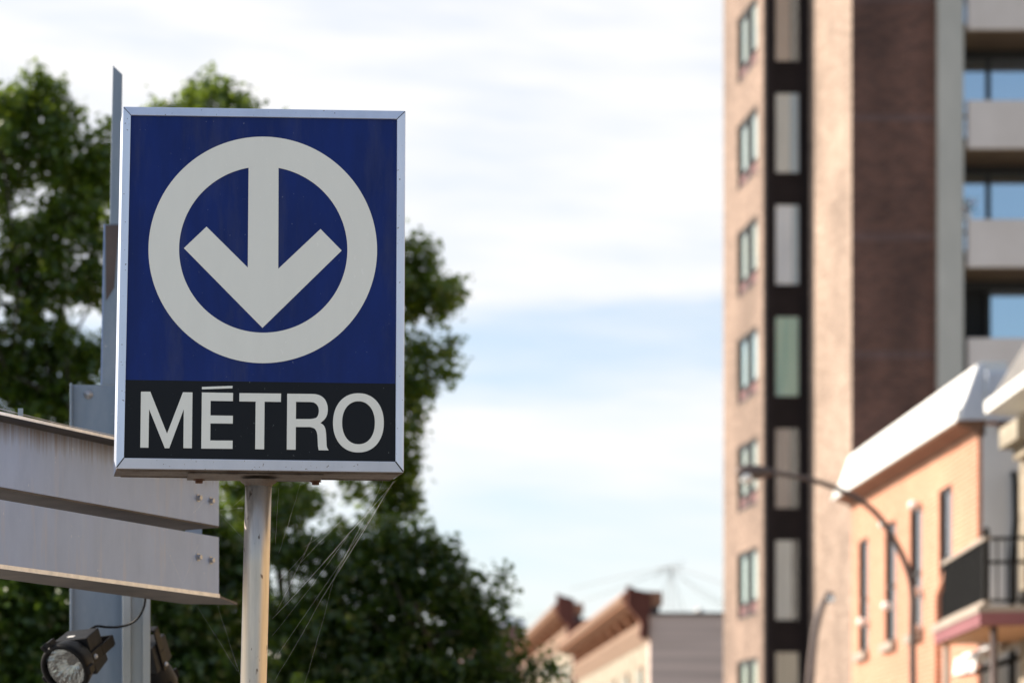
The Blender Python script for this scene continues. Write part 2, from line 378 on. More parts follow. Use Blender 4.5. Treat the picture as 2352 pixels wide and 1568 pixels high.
# ------------------------------------------------------------------ the sign
YS = 7.70; SC = YS / F; LEAN = .0125; YAW = R(.5)
cx, cy = 602.0, 665.0
SO = at(cx, cy, YS)
ca, sa = math.cos(LEAN), math.sin(LEAN)
def loc2(x, y):
    du, dv = (x - cx) * SC, -(y - cy) * SC
    return du * ca - dv * sa, du * sa + dv * ca
MS = Matrix.Translation(SO) @ Matrix.Rotation(YAW, 4, 'Z') @ Matrix.Rotation(LEAN, 4, 'Y')
def SP(u, v, d=0.): return MS @ Vector((u, d, v))          # sign coordinates: right, up, depth behind the face
def sign_px(pts, d): return [SP(*loc2(x, y), d) for x, y in pts]
pole_top = SP(*loc2(597, 1098), .085)
base = Vector((at(585, 1500, YS + .085).x - .055, pole_top.y, 0))
sign = thing('metro_sign', 'blue and black lightbox sign with white ring and down arrow on a steel pole', 'sign', base)
def build_sign():
    hw, hh = 327.6 * SC, 414.6 * SC
    D = .168
    # aluminium trim: four mitred members
    fl, fr, ft, fb = 18.2 * SC, 19.5 * SC, 20 * SC, 23.5 * SC
    tw = 3.0 * SC                                             # the top is a touch narrower
    o = {'tl': (-hw + tw, hh), 'tr': (hw - tw, hh), 'br': (hw + tw, -hh), 'bl': (-hw - tw, -hh)}
    i = {'tl': (-hw + tw + fl, hh - ft), 'tr': (hw - tw - fr, hh - ft), 'br': (hw + tw - fr, -hh + fb), 'bl': (-hw - tw + fl, -hh + fb)}
    fm = MB(); g = .0006
    def member(a, b, sh):
        (ax, ay), (bx, by) = sh
        q = [o[a], o[b], i[b], i[a]]
        q = [(q[0][0] + ax, q[0][1] + ay), (q[1][0] + bx, q[1][1] + by), (q[2][0] + bx, q[2][1] + by), (q[3][0] + ax, q[3][1] + ay)]
        # outer lip slopes back a little, so that the face catches light differently along its width
        top = [SP(*q[0], -.002), SP(*q[1], -.002), SP(*q[2], -.008), SP(*q[3], -.008)]
        bot = [SP(p[0], p[1], .030) for p in q]
        fm.hexa([bot[0], bot[1], bot[2], bot[3], top[0], top[1], top[2], top[3]])
    member('tl', 'tr', ((g, 0), (-g, 0))); member('br', 'bl', ((-2 * g, 0), (2 * g, 0)))
    member('tr', 'br', ((0, -g), (0, 2 * g))); member('bl', 'tl', ((0, 2 * g), (0, -g)))
    f = obj('frame', fm, M_alu, sign); clean_normals(f)
    b = f.modifiers.new('bevel', 'BEVEL'); b.width = .0012; b.segments = 2; b.limit_method = 'ANGLE'; b.angle_limit = R(40)
    for k, w_ in (('tl', .0007), ('tr', .0007), ('bl', .0016), ('br', .0019)):
        a_, b_ = Vector((*o[k], 0)), Vector((*i[k], 0)); n = (b_ - a_).normalized(); p = Vector((-n.y, n.x, 0)) * w_
        a2 = a_ + n * .003; jm = MB()
        jm.prism([SP(*(a2 - p).xy, -.0035), SP(*(a2 + p).xy, -.0035), SP(*(b_ + p).xy, -.0085), SP(*(b_ - p).xy, -.0085)], (0, .006, 0))
        j = obj('mitre_joint', jm, M_joint, f); clean_normals(j)
    # box behind: sides, top and the rusty tray underneath; it leans a little to the left at the back
    sk = -.010
    def wall(a, b, m_, name, inset=.0):
        (xa, ya), (xb, yb) = a, b
        mb = MB(); n = Vector((-(yb - ya), xb - xa)).normalized() * .004
        f0 = [SP(xa, ya, .028), SP(xb, yb, .028), SP(xb + n.x, yb + n.y, .028), SP(xa + n.x, ya + n.y, .028)]
        b0 = [SP(xa + sk, ya, D), SP(xb + sk, yb, D), SP(xb + n.x + sk, yb + n.y, D), SP(xa + n.x + sk, ya + n.y, D)]
        mb.hexa(f0 + b0); w = obj(name, mb, m_, sign); clean_normals(w); return w
    e = .0015
    T = {k: (v[0] - math.copysign(e, v[0]), v[1] - math.copysign(e, v[1])) for k, v in o.items()}
    wall(T['tl'], T['bl'], M_alu, 'side_panel'); wall(T['br'], T['tr'], M_alu, 'side_panel'); wall(T['tr'], T['tl'], M_alu, 'top_panel')
    bp = MB(); bp.prism([SP(T[k][0] + sk, T[k][1], D - .004) for k in ('tl', 'tr', 'br', 'bl')], SP(0, 0, .006) - SP(0, 0, 0)); clean_normals(obj('back_panel', bp, M_alu, sign))
    # underside
    um = MB(); y0 = -hh + .0005
    um.hexa([SP(-hw - tw + .002, y0 - .004, .008), SP(hw + tw - .002, y0 - .004, .008), SP(hw + tw - .014 + sk, y0 - .004, D), SP(-hw - tw + .003 + sk, y0 - .004, D),
             SP(-hw - tw + .002, y0 + .004, .008), SP(hw + tw - .002, y0 + .004, .008), SP(hw + tw - .014 + sk, y0 + .004, D), SP(-hw - tw + .003 + sk, y0 + .004, D)])
    u = obj('underside', um, M_rusty, sign, .001)
    lp = MB()
    lp.box((-hw + .01, .018, -hh - .0055), (hw - .012, .024, -hh - .0036), MS)
    lp.box((-hw + .01, D - .016, -hh - .0065), (hw - .022, D - .008, -hh - .0036), MS)
    obj('seam', lp, M_rusty, u)
    x0, _ = loc2(432, 1090); x1, _ = loc2(745, 1098)
    mp = MB(); mp.box((x0, .020, -hh - .012), (x1, D + .004, -hh - .0068), MS)
    mpl = obj('mounting_plate', mp, M_rusty, sign, .002)
    for bx in (460, 733):
        q, _ = loc2(bx, 1095)
        M2 = MS @ Matrix.Translation((q, D - .02, -hh - .012)) @ Matrix.Rotation(R(180), 4, 'X')
        bm_ = MB(); bm_.lathe([(.019, 0), (.019, .003), (.012, .0032), (.012, .012), (.0005, .0122)], M2, 6, False)
        obj('anchor_bolt', bm_, M_rustbolt, mpl)
    # faces
    bl, br_ = loc2(295, 872.6), loc2(912, 880.3)
    ins = .002
    I = {k: (v[0] - ins if 'l' in k else v[0] + ins, v[1] + ins if 't' in k else v[1] - ins) for k, v in i.items()}
    pm = MB(); pm.prism([SP(*I['tl'], 0), SP(*I['tr'], 0), SP(I['tr'][0] + .004, br_[1], 0), SP(I['tl'][0] - .004, bl[1], 0)], SP(0, 0, .012) - SP(0, 0, 0))
    p = obj('blue_panel', pm, M_blue, sign); clean_normals(p)
    pk = MB(); pk.prism([SP(I['bl'][0] - .0, bl[1], 0), SP(I['br'][0], br_[1], 0), SP(*I['br'], 0), SP(*I['bl'], 0)], SP(0, 0, .012) - SP(0, 0, 0))
    k = obj('black_panel', pk, M_black, sign); clean_normals(k)
    # ring and arrow
    def q6(x, y): return 321.56 + .36622 * x, 287.1 + .36622 * y
    n = 160; front, back = -.0022, .0004
    rm = MB(); A = []; B = []
    for t in range(n):
        a = 2 * math.pi * t / n
        A.append(loc2(*q6(770 + 717 * math.cos(a), 784 + 709 * math.sin(a)))); B.append(loc2(*q6(773 + 528 * math.cos(a), 782 + 520.5 * math.sin(a))))
    for t in range(n):
        l = (t + 1) % n
        rm.face([SP(*A[t], front), SP(*A[l], front), SP(*B[l], front), SP(*B[t], front)])
        rm.face([SP(*A[l], front), SP(*A[t], front), SP(*A[t], back), SP(*A[l], back)])
        rm.face([SP(*B[t], front), SP(*B[l], front), SP(*B[l], back), SP(*B[t], back)])
    obj('ring', rm, M_cream, sign)
    am = MB(); pts = [(681, 245), (869, 245), (867, 902), (1132, 652), (1265, 787), (768, 1272), (275, 774), (417, 639), (676, 895)]
    am.prism([SP(*loc2(*q6(*q)), front + .0003) for q in pts], SP(0, 0, .0028) - SP(0, 0, 0))
    clean_normals(obj('arrow', am, M_cream, sign))
    # lettering
    def qa(x, y): return 264.14 + .16115 * x, 861.33 + .16115 * y
    def qb(x, y): return 597.2 + .16115 * x, 861.33 + .16115 * y
    def letter(name, loops, q):
        """filled outline with optional hole, 2 mm thick, via triangle fill"""
        bm = bmesh.new()
        for lp_ in loops:
            vs = [bm.verts.new(SP(*loc2(*q(*p_)), front)) for p_ in lp_]
            for t in range(len(vs)): bm.edges.new((vs[t], vs[(t + 1) % len(vs)]))
        bmesh.ops.triangle_fill(bm, use_beauty=True, use_dissolve=False, edges=bm.edges[:])
        fs = bm.faces[:]
        ex = bmesh.ops.extrude_face_region(bm, geom=fs)
        dv = SP(0, 0, .0026) - SP(0, 0, 0)
        bmesh.ops.translate(bm, vec=dv, verts=[g_ for g_ in ex['geom'] if isinstance(g_, bmesh.types.BMVert)])
        bmesh.ops.recalc_face_normals(bm, faces=bm.faces)
        off = origin(sign); bmesh.ops.translate(bm, vec=-off, verts=bm.verts)
        me = bpy.data.meshes.new(name); bm.to_mesh(me); bm.free(); me.materials.append(M_cream)
        o_ = bpy.data.objects.new(name, me); COL.objects.link(o_); o_.parent = sign; return o_
    def spline(pts, per=6):
        out = []; n_ = len(pts)
        for t in range(n_ - 1):
            p0, p1, p2, p3 = (Vector(pts[max(t - 1, 0)]), Vector(pts[t]), Vector(pts[t + 1]), Vector(pts[min(t + 2, n_ - 1)]))
            for s_ in range(per):
                u_ = s_ / per
                v_ = .5 * ((2 * p1) + (p2 - p0) * u_ + (2 * p0 - 5 * p1 + 4 * p2 - p3) * u_ * u_ + (3 * p1 - p0 - 3 * p2 + p3) * u_ ** 3)
                out.append((v_.x, v_.y))
        return out + [tuple(pts[-1])]
    letter('letter', [[(370, 238), (503, 238), (741, 835), (968, 246), (1104, 248), (1095, 1042), (974, 1040), (980, 487), (773, 1042), (710, 1041), (486, 487), (477, 1035), (360, 1034)]], qa)
    letter('letter', [[(1238, 248), (1682, 254), (1680, 371), (1362, 367), (1360, 575), (1680, 579), (1678, 691), (1359, 688), (1357, 931), (1676, 933), (1675, 1049), (1229, 1046)]], qa)
    letter('letter_accent', [[(1239, 170), (1675, 154), (1673, 188), (1238, 204)]], qa)
    letter('letter', [[(-294, 257), (300, 262), (297, 381), (65, 378), (58, 1056), (-69, 1054), (-62, 377), (-295, 374)]], qb)
    Ro = [(388, 264)] + spline([(740, 267), (800, 272), (868, 295), (925, 345), (958, 420), (966, 495), (955, 565), (922, 625), (862, 679)]) + spline([(862, 681), (905, 712), (930, 760), (941, 830), (946, 920), (950, 1000), (958, 1035), (978, 1069)])[0:] + [(836, 1067)] + spline([(836, 1066), (826, 1000), (821, 900), (816, 840), (803, 795), (772, 756), (710, 738)]) + [(510, 737), (508, 1061), (381, 1060)]
    Ri = [(513, 379)] + spline([(710, 381), (770, 390), (815, 425), (836, 475), (837, 530), (822, 580), (790, 611), (720, 624)]) + [(511, 624)]
    dd = []
    for p_ in Ro:
        if not dd or (abs(p_[0] - dd[-1][0]) + abs(p_[1] - dd[-1][1])) > 1.5: dd.append(p_)
    letter('letter', [dd, Ri], qb)
    def sup(cx_, cy_, rx, ry, n_=72, e_=2.16):
        return [(cx_ + rx * math.copysign(abs(math.cos(a)) ** (2 / e_), math.cos(a)), cy_ + ry * math.copysign(abs(math.sin(a)) ** (2 / e_), math.sin(a))) for a in [2 * math.pi * (t + .5) / n_ for t in range(n_)]]
    letter('letter', [sup(1403, 677, 362, 421), sup(1404, 676, 234, 306)], qb)
    # pole
    pm = MB(); top = Vector(pole_top); bot = Vector((base.x, base.y, 0))
    pm.tube([bot, bot.lerp(top, .3), bot.lerp(top, .6), bot.lerp(top, .9), top], .0425, 40)
    po = obj('pole', pm, M_pole, sign)
    cm = MB(); ax = (top - bot).normalized().to_track_quat('Z', 'Y').to_matrix().to_4x4()
    cm.lathe([(.0435, -.016), (.0465, -.008), (.056, -.002), (.060, .003)], Matrix.Translation(top) @ ax, 40)
    obj('weld_collar', cm, M_rusty, po)
    bpx = MB(); bpx.box((base.x - .13, base.y - .13, .0), (base.x + .13, base.y + .13, .02)); obj('base_plate', bpx, M_pole, sign, .003)
build_sign()

# cobwebs under the sign
def cobweb():
    r_ = random.Random(3); mb = MB(); Yw = YS + .05
    def strand(a, b, r0, sag=.0):
        p, q = at(*a), at(*b); pts = []
        for t in range(9):
            u = t / 8; v = p.lerp(q, u); v.z -= sag * 4 * u * (1 - u)
            v.x += r_.uniform(-.0012, .0012); v.z += r_.uniform(-.0012, .0012); pts.append(v)
        mb.tube(pts, r0 * (.42 if r0 > .00052 else .26), 4)
    for a, b, r0 in [((908, 1104, 7.83), (626, 1420, 7.80), .00055), ((906, 1104, 7.83), (640, 1500, 7.80), .0005), ((903, 1104, 7.83), (735, 1380, 7.82), .00055), ((735, 1380, 7.82), (632, 1560, 7.79), .0005),
                     ((880, 1104, 7.83), (770, 1320, 7.82), .0005), ((770, 1320, 7.82), (700, 1568, 7.80), .0004), ((720, 1225, 7.81), (636, 1402, 7.79), .0005), ((700, 1270, 7.81), (630, 1340, 7.79), .00045),
                     ((640, 1120, 7.80), (632, 1250, 7.79), .0004), ((690, 1110, 7.81), (640, 1270, 7.80), .00035), ((905, 1106, 7.83), (700, 1255, 7.81), .0003), ((760, 1110, 7.82), (900, 1120, 7.83), .0003),
                     ((860, 1112, 7.82), (690, 1290, 7.81), .0004), ((800, 1230, 7.82), (625, 1460, 7.79), .0004)]:
        strand(a, b, r0, .004)
    tag(obj('cobweb', mb, M_web), 'thin pale spider silk strands stretched between the sign corner and its pole', 'cobweb')
    mb2 = MB()
    def s2(a, b, r0):
        p, q = at(*a), at(*b); mb2.tube([p.lerp(q, t / 5) + Vector((r_.uniform(-.001, .001), 0, r_.uniform(-.002, .001))) for t in range(6)], r0 * .35, 4)
    for a, b, r0 in [((560, 1140, 7.78), (505, 1190, 8.9), .0003), ((562, 1165, 7.78), (500, 1170, 8.9), .0003), ((562, 1240, 7.78), (480, 1150, 8.8), .0003), ((455, 1250, 8.75), (420, 1340, 8.6), .0004),
                     ((420, 1340, 8.6), (380, 1250, 8.4), .0004), ((470, 1150, 8.8), (440, 1180, 8.75), .0004), ((500, 1390, 8.9), (555, 1560, 7.8), .0003), ((450, 1385, 8.9), (545, 1540, 7.8), .00028)]: s2(a, b, r0)
    tag(obj('cobweb', mb2, M_web), 'fine broken spider threads between the grey boards and the sign pole', 'cobweb')
cobweb()

# ------------------------------------------------------------------ galvanised gantry behind the sign
def gantry():
    g = thing('steel_gantry', 'galvanised steel gantry with two horizontal grey boards on a blue grey column behind the sign', 'gantry', (at(220, 1700, 9.9).x, 9.9, 0))
    E = Vector((at(503, 1300, 9.0).x, 9.0, 0)); L_ = Vector((at(0, 1300, 7.893).x, 7.893, 0))
    d = (E - L_).normalized(); n = Vector((-d.y, d.x, 0))       # n points back and to the left
    P0 = E - d * 2.3
    def zz(y, Y): return EYE + (PY - y) / F * Y
    def plank(z0, z1, t0=.008):
        mb = MB(); mb.hexa([Vector((*(p.xy), z)) for z in (z0, z1) for p in (P0, E, E + n * t0, P0 + n * t0)]); return mb
    z_ut = 1.257 + EYE; z_ub = zz(1207.5, 9.0) ; z_lt = zz(1233, 9.0); z_lb = zz(1366, 9.0)
    up = obj('upper_board', plank(z_ub, z_ut - .003), M_board_top, g, .001)
    lo = obj('lower_board', plank(z_lb, z_lt), M_board, g, .001)
    f = MB()   # top lip, projecting forwards over the board
    f.hexa([Vector((*(p.xy), z)) for z in (z_ut, z_ut + .007) for p in (P0 - n * .075, E - n * .075, E + n * .15, P0 + n * .15)]); obj('top_flange', f, M_under, up, .001)
    e = MB()
    e.hexa([Vector((*(p.xy), z)) for z in (z_ut - .001, z_ut + .009) for p in (P0 - n * .079, E - n * .079, E - n * .0755, P0 - n * .0755)]); obj('flange_edge', e, M_edge, up)
    f = MB()
    f.hexa([Vector((*(p.xy), z)) for z in (z_ub - .006, z_ub) for p in (P0 + n * .001, E + n * .001, E + n * .20, P0 + n * .20)]); obj('bottom_flange', f, M_under, up)
    # lower flange with its long pointed end
    tip = Vector((at(545, 1383, 9.33).x, 9.33, 0)); bk = Vector((at(424, 1382, 9.30).x, 9.30, 0)); bl = Vector((at(0, 1319, 8.2).x, 8.2, 0)) - d * .9
    f = MB(); poly = [P0 + n * .001, E + n * .001, tip, bk, bl]
    f.prism([Vector((p.x, p.y, z_lb - .008)) for p in poly], (0, 0, .008)); fo = obj('bottom_flange', f, M_under, lo); clean_normals(fo)
    e = MB(); e.hexa([Vector((*(p.xy), z)) for z in (z_lb - .010, z_lb + .004) for p in (P0 - n * .004, E - n * .004, E - n * .0005, P0 - n * .0005)]); obj('flange_edge', e, M_edge, lo)
    # bolts
    for board, ys in ((up, 1143), (lo, 1279)):
        for x, dy in ((455, 0), (484, 7)):
            v = (x - PX) / F; t = None
            # intersect the pixel's ray with the board
            # P = E + d*s ; P.x = v*P.y
            s_ = (v * E.y - E.x) / (d.x - v * d.y); p = E + d * s_; z = zz(ys + dy, p.y)
            M2 = Matrix.Translation(Vector((p.x, p.y, z))) @ (-n).to_track_quat('Z', 'Y').to_matrix().to_4x4()
            b = MB(); b.lathe([(.0001, .0145), (.009, .0145), (.0105, .012), (.0105, .002), (.0155, .002), (.0155, 0)], M2, 6, False); obj('bolt', b, M_bolt, board)
    # back plate seen through the slot
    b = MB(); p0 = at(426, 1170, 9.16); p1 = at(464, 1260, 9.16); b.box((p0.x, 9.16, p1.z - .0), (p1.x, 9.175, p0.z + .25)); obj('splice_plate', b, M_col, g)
    # column: a wide flange section
    Yc = 9.85
    xl, xr = at(162, 1400, Yc).x, at(284, 1400, Yc).x
    ztop = at(200, 883, Yc).z
    c = MB(); lean = .004
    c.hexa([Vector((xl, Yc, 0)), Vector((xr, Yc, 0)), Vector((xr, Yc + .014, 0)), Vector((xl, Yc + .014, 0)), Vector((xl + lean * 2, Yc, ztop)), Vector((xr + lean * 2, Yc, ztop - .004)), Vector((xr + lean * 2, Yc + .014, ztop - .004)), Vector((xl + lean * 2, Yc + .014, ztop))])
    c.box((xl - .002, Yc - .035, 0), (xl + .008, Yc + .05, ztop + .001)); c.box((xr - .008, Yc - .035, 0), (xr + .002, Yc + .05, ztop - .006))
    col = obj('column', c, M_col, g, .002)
    p = at(203, 906, Yc); M2 = Matrix.Translation(Vector((p.x, Yc, p.z))) @ Matrix.Rotation(R(90), 4, 'X')
    b = MB(); b.lathe([(.0001, .019), (.007, .019), (.0085, .016), (.0085, .003), (.019, .003), (.019, 0)], M2, 20); obj('bolt', b, M_bolt, col)
    # mast above the column: sleeve and slanted tip
    Ym = 9.95
    m_ = MB()
    def post(pts_top, pts_bot, dep, m__, name, par):
        (xa, ya), (xb, yb) = pts_top; (xc, yc), (xd, yd) = pts_bot
        q = MB(); a, b_, c_, d_ = at(xa, ya, Ym), at(xb, yb, Ym), at(xc, yc, Ym), at(xd, yd, Ym); D_ = Vector((0, dep, 0))
        q.hexa([c_, d_, d_ + D_, c_ + D_, a, b_, b_ + D_, a + D_]); return obj(name, q, m__, par, .002)
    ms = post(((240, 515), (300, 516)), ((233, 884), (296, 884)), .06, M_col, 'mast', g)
    q = MB(); a, b_, c_, d_ = at(242.5, 517, Ym - .004), at(273, 517, Ym - .004), at(243.5, 690, Ym - .004), at(262, 660, Ym - .004); D_ = Vector((0, .0035, 0))
    q.hexa([c_, d_, d_ + D_, c_ + D_, a, b_, b_ + D_, a + D_]); obj('rust_sleeve', q, M_mastrust, ms)
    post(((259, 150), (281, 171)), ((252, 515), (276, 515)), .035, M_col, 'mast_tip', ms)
    q = MB(); a, b_, c_, d_ = at(238, 515, Ym + .0), at(241.2, 515, Ym), at(231, 884, Ym), at(234.2, 884, Ym); D_ = Vector((0, .055, 0))
    q.hexa([c_, d_, d_ + D_, c_ + D_, a, b_, b_ + D_, a + D_]); obj('mast_edge', q, M_board, ms)
    # front channel post under the boards
    Yk = 9.45; x0, x1, x2, x3 = (at(x, 1400, Yk).x for x in (282, 300, 328, 345)); zt = z_lt + .06
    c = MB(); c.box((x0, Yk, 0), (x1, Yk + .05, zt)); c.box((x2, Yk, 0), (x3, Yk + .05, zt)); c.box((x1, Yk + .03, 0), (x2, Yk + .036, zt - .002))
    obj('channel_post', c, M_chan, g, .001)
    # bird wire above the top board, on small posts
    w = MB(); a = at(-60, 924, 7.75); b2 = at(300, 1008, 8.78); w.tube([a, a.lerp(b2, .5) - Vector((0, 0, .004)), b2], .0011, 5); wo = obj('bird_wire', w, M_wire, g)
    c_ = at(47, 940, 8.0); s_ = MB(); s_.box((c_.x - .0085, 8.0, z_ut + .009), (c_.x + .0085, 8.006, c_.z + .004)); obj('wire_post', s_, M_chan, wo)
    return g
gantry()

# ------------------------------------------------------------------ floodlights
def floodlight(M, label):
    """local frame: +Z is the way the lamp points, +Y its top"""
    p = M.to_translation(); r = thing('floodlight', label, 'floodlight', p, 'floodlights under the gantry')
    k = MB(); k.lathe([(.060, -.07), (.072, -.045), (.079, -.012), (.081, .0), (.079, .010), (.071, .014), (.0665, .012), (.0655, .002)], M, 48); rim = obj('rim', k, M_lampblack, r)
    for a in (78, 96): 
        k = MB(); k.box((-.006, .074, -.02), (.006, .096, .012), M @ Matrix.Rotation(R(a - 62), 4, 'Z')); obj('clip', k, M_lampblack, rim, .002)
    k = MB(); k.box((.070, -.012, -.02), (.088, .012, .010), M @ Matrix.Rotation(R(-8), 4, 'Z')); obj('clip', k, M_lampblack, rim, .002)
    k = MB(); k.box((-.088, -.010, -.02), (-.072, .010, .010), M @ Matrix.Rotation(R(18), 4, 'Z'))
    obj('clip', k, M_lampblack, rim, .002)
    k = MB(); prof = [(.0005, -.062), (.018, -.060), (.036, -.048), (.052, -.028), (.0645, .0)]; sg = 44; pts = []
    for q, (r_, h_) in enumerate(prof): pts.append([M @ Vector((r_ * math.cos(2 * math.pi * t / sg), r_ * math.sin(2 * math.pi * t / sg), h_ + (.0045 if t % 2 and 0 < q < 4 else 0))) for t in range(sg)])
    for q in range(4):
        for t in range(sg): l = (t + 1) % sg; k.face([pts[q][t], pts[q][l], pts[q + 1][l], pts[q + 1][t]])
    obj('reflector', k, M_reflector, r)
    k = MB(); k.lathe([(.0001, -.012), (.012, -.013), (.0145, -.022), (.0145, -.058)], M @ Matrix.Translation((.014, .014, 0)), 20); obj('bulb', k, M_lampblack, r)
    k = MB(); k.lathe([(.066, .003), (.055, .006), (.03, .0082), (.0001, .009)], M, 40); obj('lens', k, M_lensglass, r)
    k = MB()   # housing: a box that tapers towards the back
    f4 = [Vector(q) for q in ((-.058, -.055, -.068), (.058, -.055, -.068), (.058, .064, -.068), (-.058, .064, -.068))]
    b4 = [Vector(q) for q in ((-.055, -.045, -.155), (.055, -.045, -.155), (.055, .062, -.155), (-.055, .062, -.155))]
    k.hexa([M @ q for q in b4 + f4]); ho = obj('housing', k, M_lampgrey, r, .004); clean_normals(ho)
    k = MB(); k.box((-.022, .0642, -.100), (.002, .0649, -.088), M); obj('label_plate', k, M_sticker, ho)
    k = MB()
    for s_ in (-1, 1):
        k.box((s_ * .062 - .003, -.018, -.125), (s_ * .062 + .003, .018, -.055), M)
        k.box((s_ * .062 - .003, -.018, -.20), (s_ * .062 + .003, .016, -.125), M)
    k.box((-.065, -.016, -.206), (.065, .016, -.200), M); br_ = obj('bracket', k, M_lampblack, r, .003)
    for s_ in (-1, 1):
        k = MB(); k.lathe([(.0001, .006), (.006, .005), (.008, .0)], M @ Matrix.Translation((s_ * .0655, 0, -.075)) @ Matrix.Rotation(R(90 * s_), 4, 'Y'), 14)
        obj('pivot_bolt', k, M_bolt, br_)
    return r
def aim(pos, fwd, roll=0.):
    f = Vector(fwd).normalized(); up = Vector((0, 0, 1)); x = up.cross(f).normalized(); y = f.cross(x)
    M = Matrix((x, y, f)).transposed().to_4x4(); return Matrix.Translation(pos) @ M @ Matrix.Rotation(roll, 4, 'Z') @ Matrix.Scale(1.28, 4)
c0 = at(151, 1534, 9.25)
fl1 = floodlight(aim(c0, (-.40, -.74, -.42), R(4)), 'dark round floodlight with glass lens facing out under the grey boards')
k = MB(); a_ = [at(334, 1368, 9.30), at(331, 1392, 9.33), at(318, 1417, 9.37), at(298, 1432, 9.40), at(270, 1439, 9.42), at(243, 1439, 9.42), at(222, 1437, 9.42), at(206, 1445, 9.42)]
def smooth_path(p, per=5):
    out = []
    for t in range(len(p) - 1):
        p0, p1, p2, p3 = p[max(t - 1, 0)], p[t], p[t + 1], p[min(t + 2, len(p) - 1)]
        for s_ in range(per):
            u = s_ / per; out.append(.5 * (2 * p1 + (p2 - p0) * u + (2 * p0 - 5 * p1 + 4 * p2 - p3) * u * u + (3 * p1 - p0 - 3 * p2 + p3) * u ** 3))
    return out + [p[-1]]
k.tube(smooth_path(a_), .0048, 8); obj('cable', k, M_lampblack, fl1)
floodlight(aim(at(353, 1572, 10.15), (.24, .45, -.86), R(0)), 'dark floodlight turned away behind the galvanised channel post')

# ------------------------------------------------------------------ trees
def leaves(blobs, Yc, size, dens, seed, spread=1.25):
    g = np.random.default_rng(seed); P = []; N_ = []
    for b in blobs:
        x, y, rx, ry = b[:4]; k = b[4] if len(b) > 4 else 1.; dY = b[5] if len(b) > 5 else 0.
        sc = (Yc + dY) / F; per = 30
        m = max(2, int(rx * ry * dens * k / per))
        # sprays: short leafy twigs that start inside the clump and reach outwards, with gaps between them
        q = g.normal(size=(m, 3)); q /= np.linalg.norm(q, axis=1)[:, None]
        r = g.random(m) ** (1 / 2.2) * (1 + .22 * np.abs(g.normal(size=m)) * (g.random(m) < .35))
        c = at(x, y, Yc + dY); a_ = np.array([rx * sc, (rx + ry) / 2 * sc * spread, ry * sc])
        ctr = np.array(c) + q * r[:, None] * a_
        ax = q + g.normal(size=(m, 3)) * .55 + np.array([0, 0, .25]); ax /= np.linalg.norm(ax, axis=1)[:, None]
        ln = g.uniform(.12, .34, m) * min(1.0, .35 + rx / 60.)
        u = g.random((m, per)) - .45
        pos = ctr[:, None, :] + ax[:, None, :] * (u * ln[:, None])[:, :, None] + g.normal(size=(m, per, 3)) * (.055 * (1.15 - u.clip(-.4, .55)))[:, :, None]
        P.append(pos.reshape(-1, 3)); N_.append(np.repeat(q, per, axis=0))
    P = np.concatenate(P); Q = np.concatenate(N_); n = len(P)
    P[:, 2] = np.maximum(P[:, 2], .15)
    s = size * g.uniform(.6, 1.25, n)
    up = np.tile([[0, 0, 1.]], (n, 1)) * .7 + Q * .45 + g.normal(size=(n, 3)) * .55
    up /= np.linalg.norm(up, axis=1)[:, None]
    t = np.cross(up, g.normal(size=(n, 3))); t /= np.linalg.norm(t, axis=1)[:, None]; w = np.cross(up, t)
    t = t * s[:, None] * .5; w = w * s[:, None] * .36; up_ = up * s[:, None] * .10
    V = np.stack([P - t, P - t * .25 + w + up_, P + t * .45 + w * .72 + up_, P + t, P + t * .45 - w * .72 + up_, P - t * .25 - w + up_], 1).reshape(-1, 3)
    i = np.arange(n) * 6
    Fc = np.concatenate([np.stack([i, i + 1, i + 2, i + 3], 1), np.stack([i, i + 3, i + 4, i + 5], 1)])
    return V, Fc
def tree(name, label, blobs, Yc, size, dens, seed, m_, trunk_x, branch_pts, group='trees behind the sign'):
    b = Vector((at(trunk_x, 1850, Yc).x, Yc, -.1))
    t = thing(name, label, 'tree', b, group)
    V, Fc = leaves(blobs, Yc, size, dens, seed); V = V - np.array(b)
    me = bpy.data.meshes.new('crown'); nv, nf = len(V), len(Fc)
    me.vertices.add(nv); me.vertices.foreach_set('co', V.astype(np.float32).ravel()); me.loops.add(nf * 4); me.loops.foreach_set('vertex_index', Fc.astype(np.int32).ravel())
    me.polygons.add(nf); me.polygons.foreach_set('loop_start', np.arange(0, nf * 4, 4, dtype=np.int32)); me.update(calc_edges=True); me.validate()
    me.materials.append(m_); c = bpy.data.objects.new('crown', me); COL.objects.link(c); c.parent = t
    k = MB(); g = random.Random(seed); h = b + Vector((.15, .1, 2.6))
    k.tube([b, b.lerp(h, .4) + Vector((.05, 0, 0)), h], [.24, .19, .16], 12)
    for (x, y) in branch_pts:
        e = at(x, y, Yc + g.uniform(-.5, .5)); mid = h.lerp(e, .5) + Vector((g.uniform(-.3, .3), g.uniform(-.3, .3), .25))
        k.tube(smooth_path([h - Vector((0, 0, .1)), mid, e], 5), [.055 - .048 * q / 10 for q in range(11)], 7)
        for _ in range(4):
            s0 = h.lerp(e, g.uniform(.45, .95)); k.tube([s0, s0 + Vector((g.uniform(-.5, .5), g.uniform(-.5, .5), g.uniform(0, .6)))], [.022, .006], 5)
    obj('trunk', k, M_bark, t)
    return t
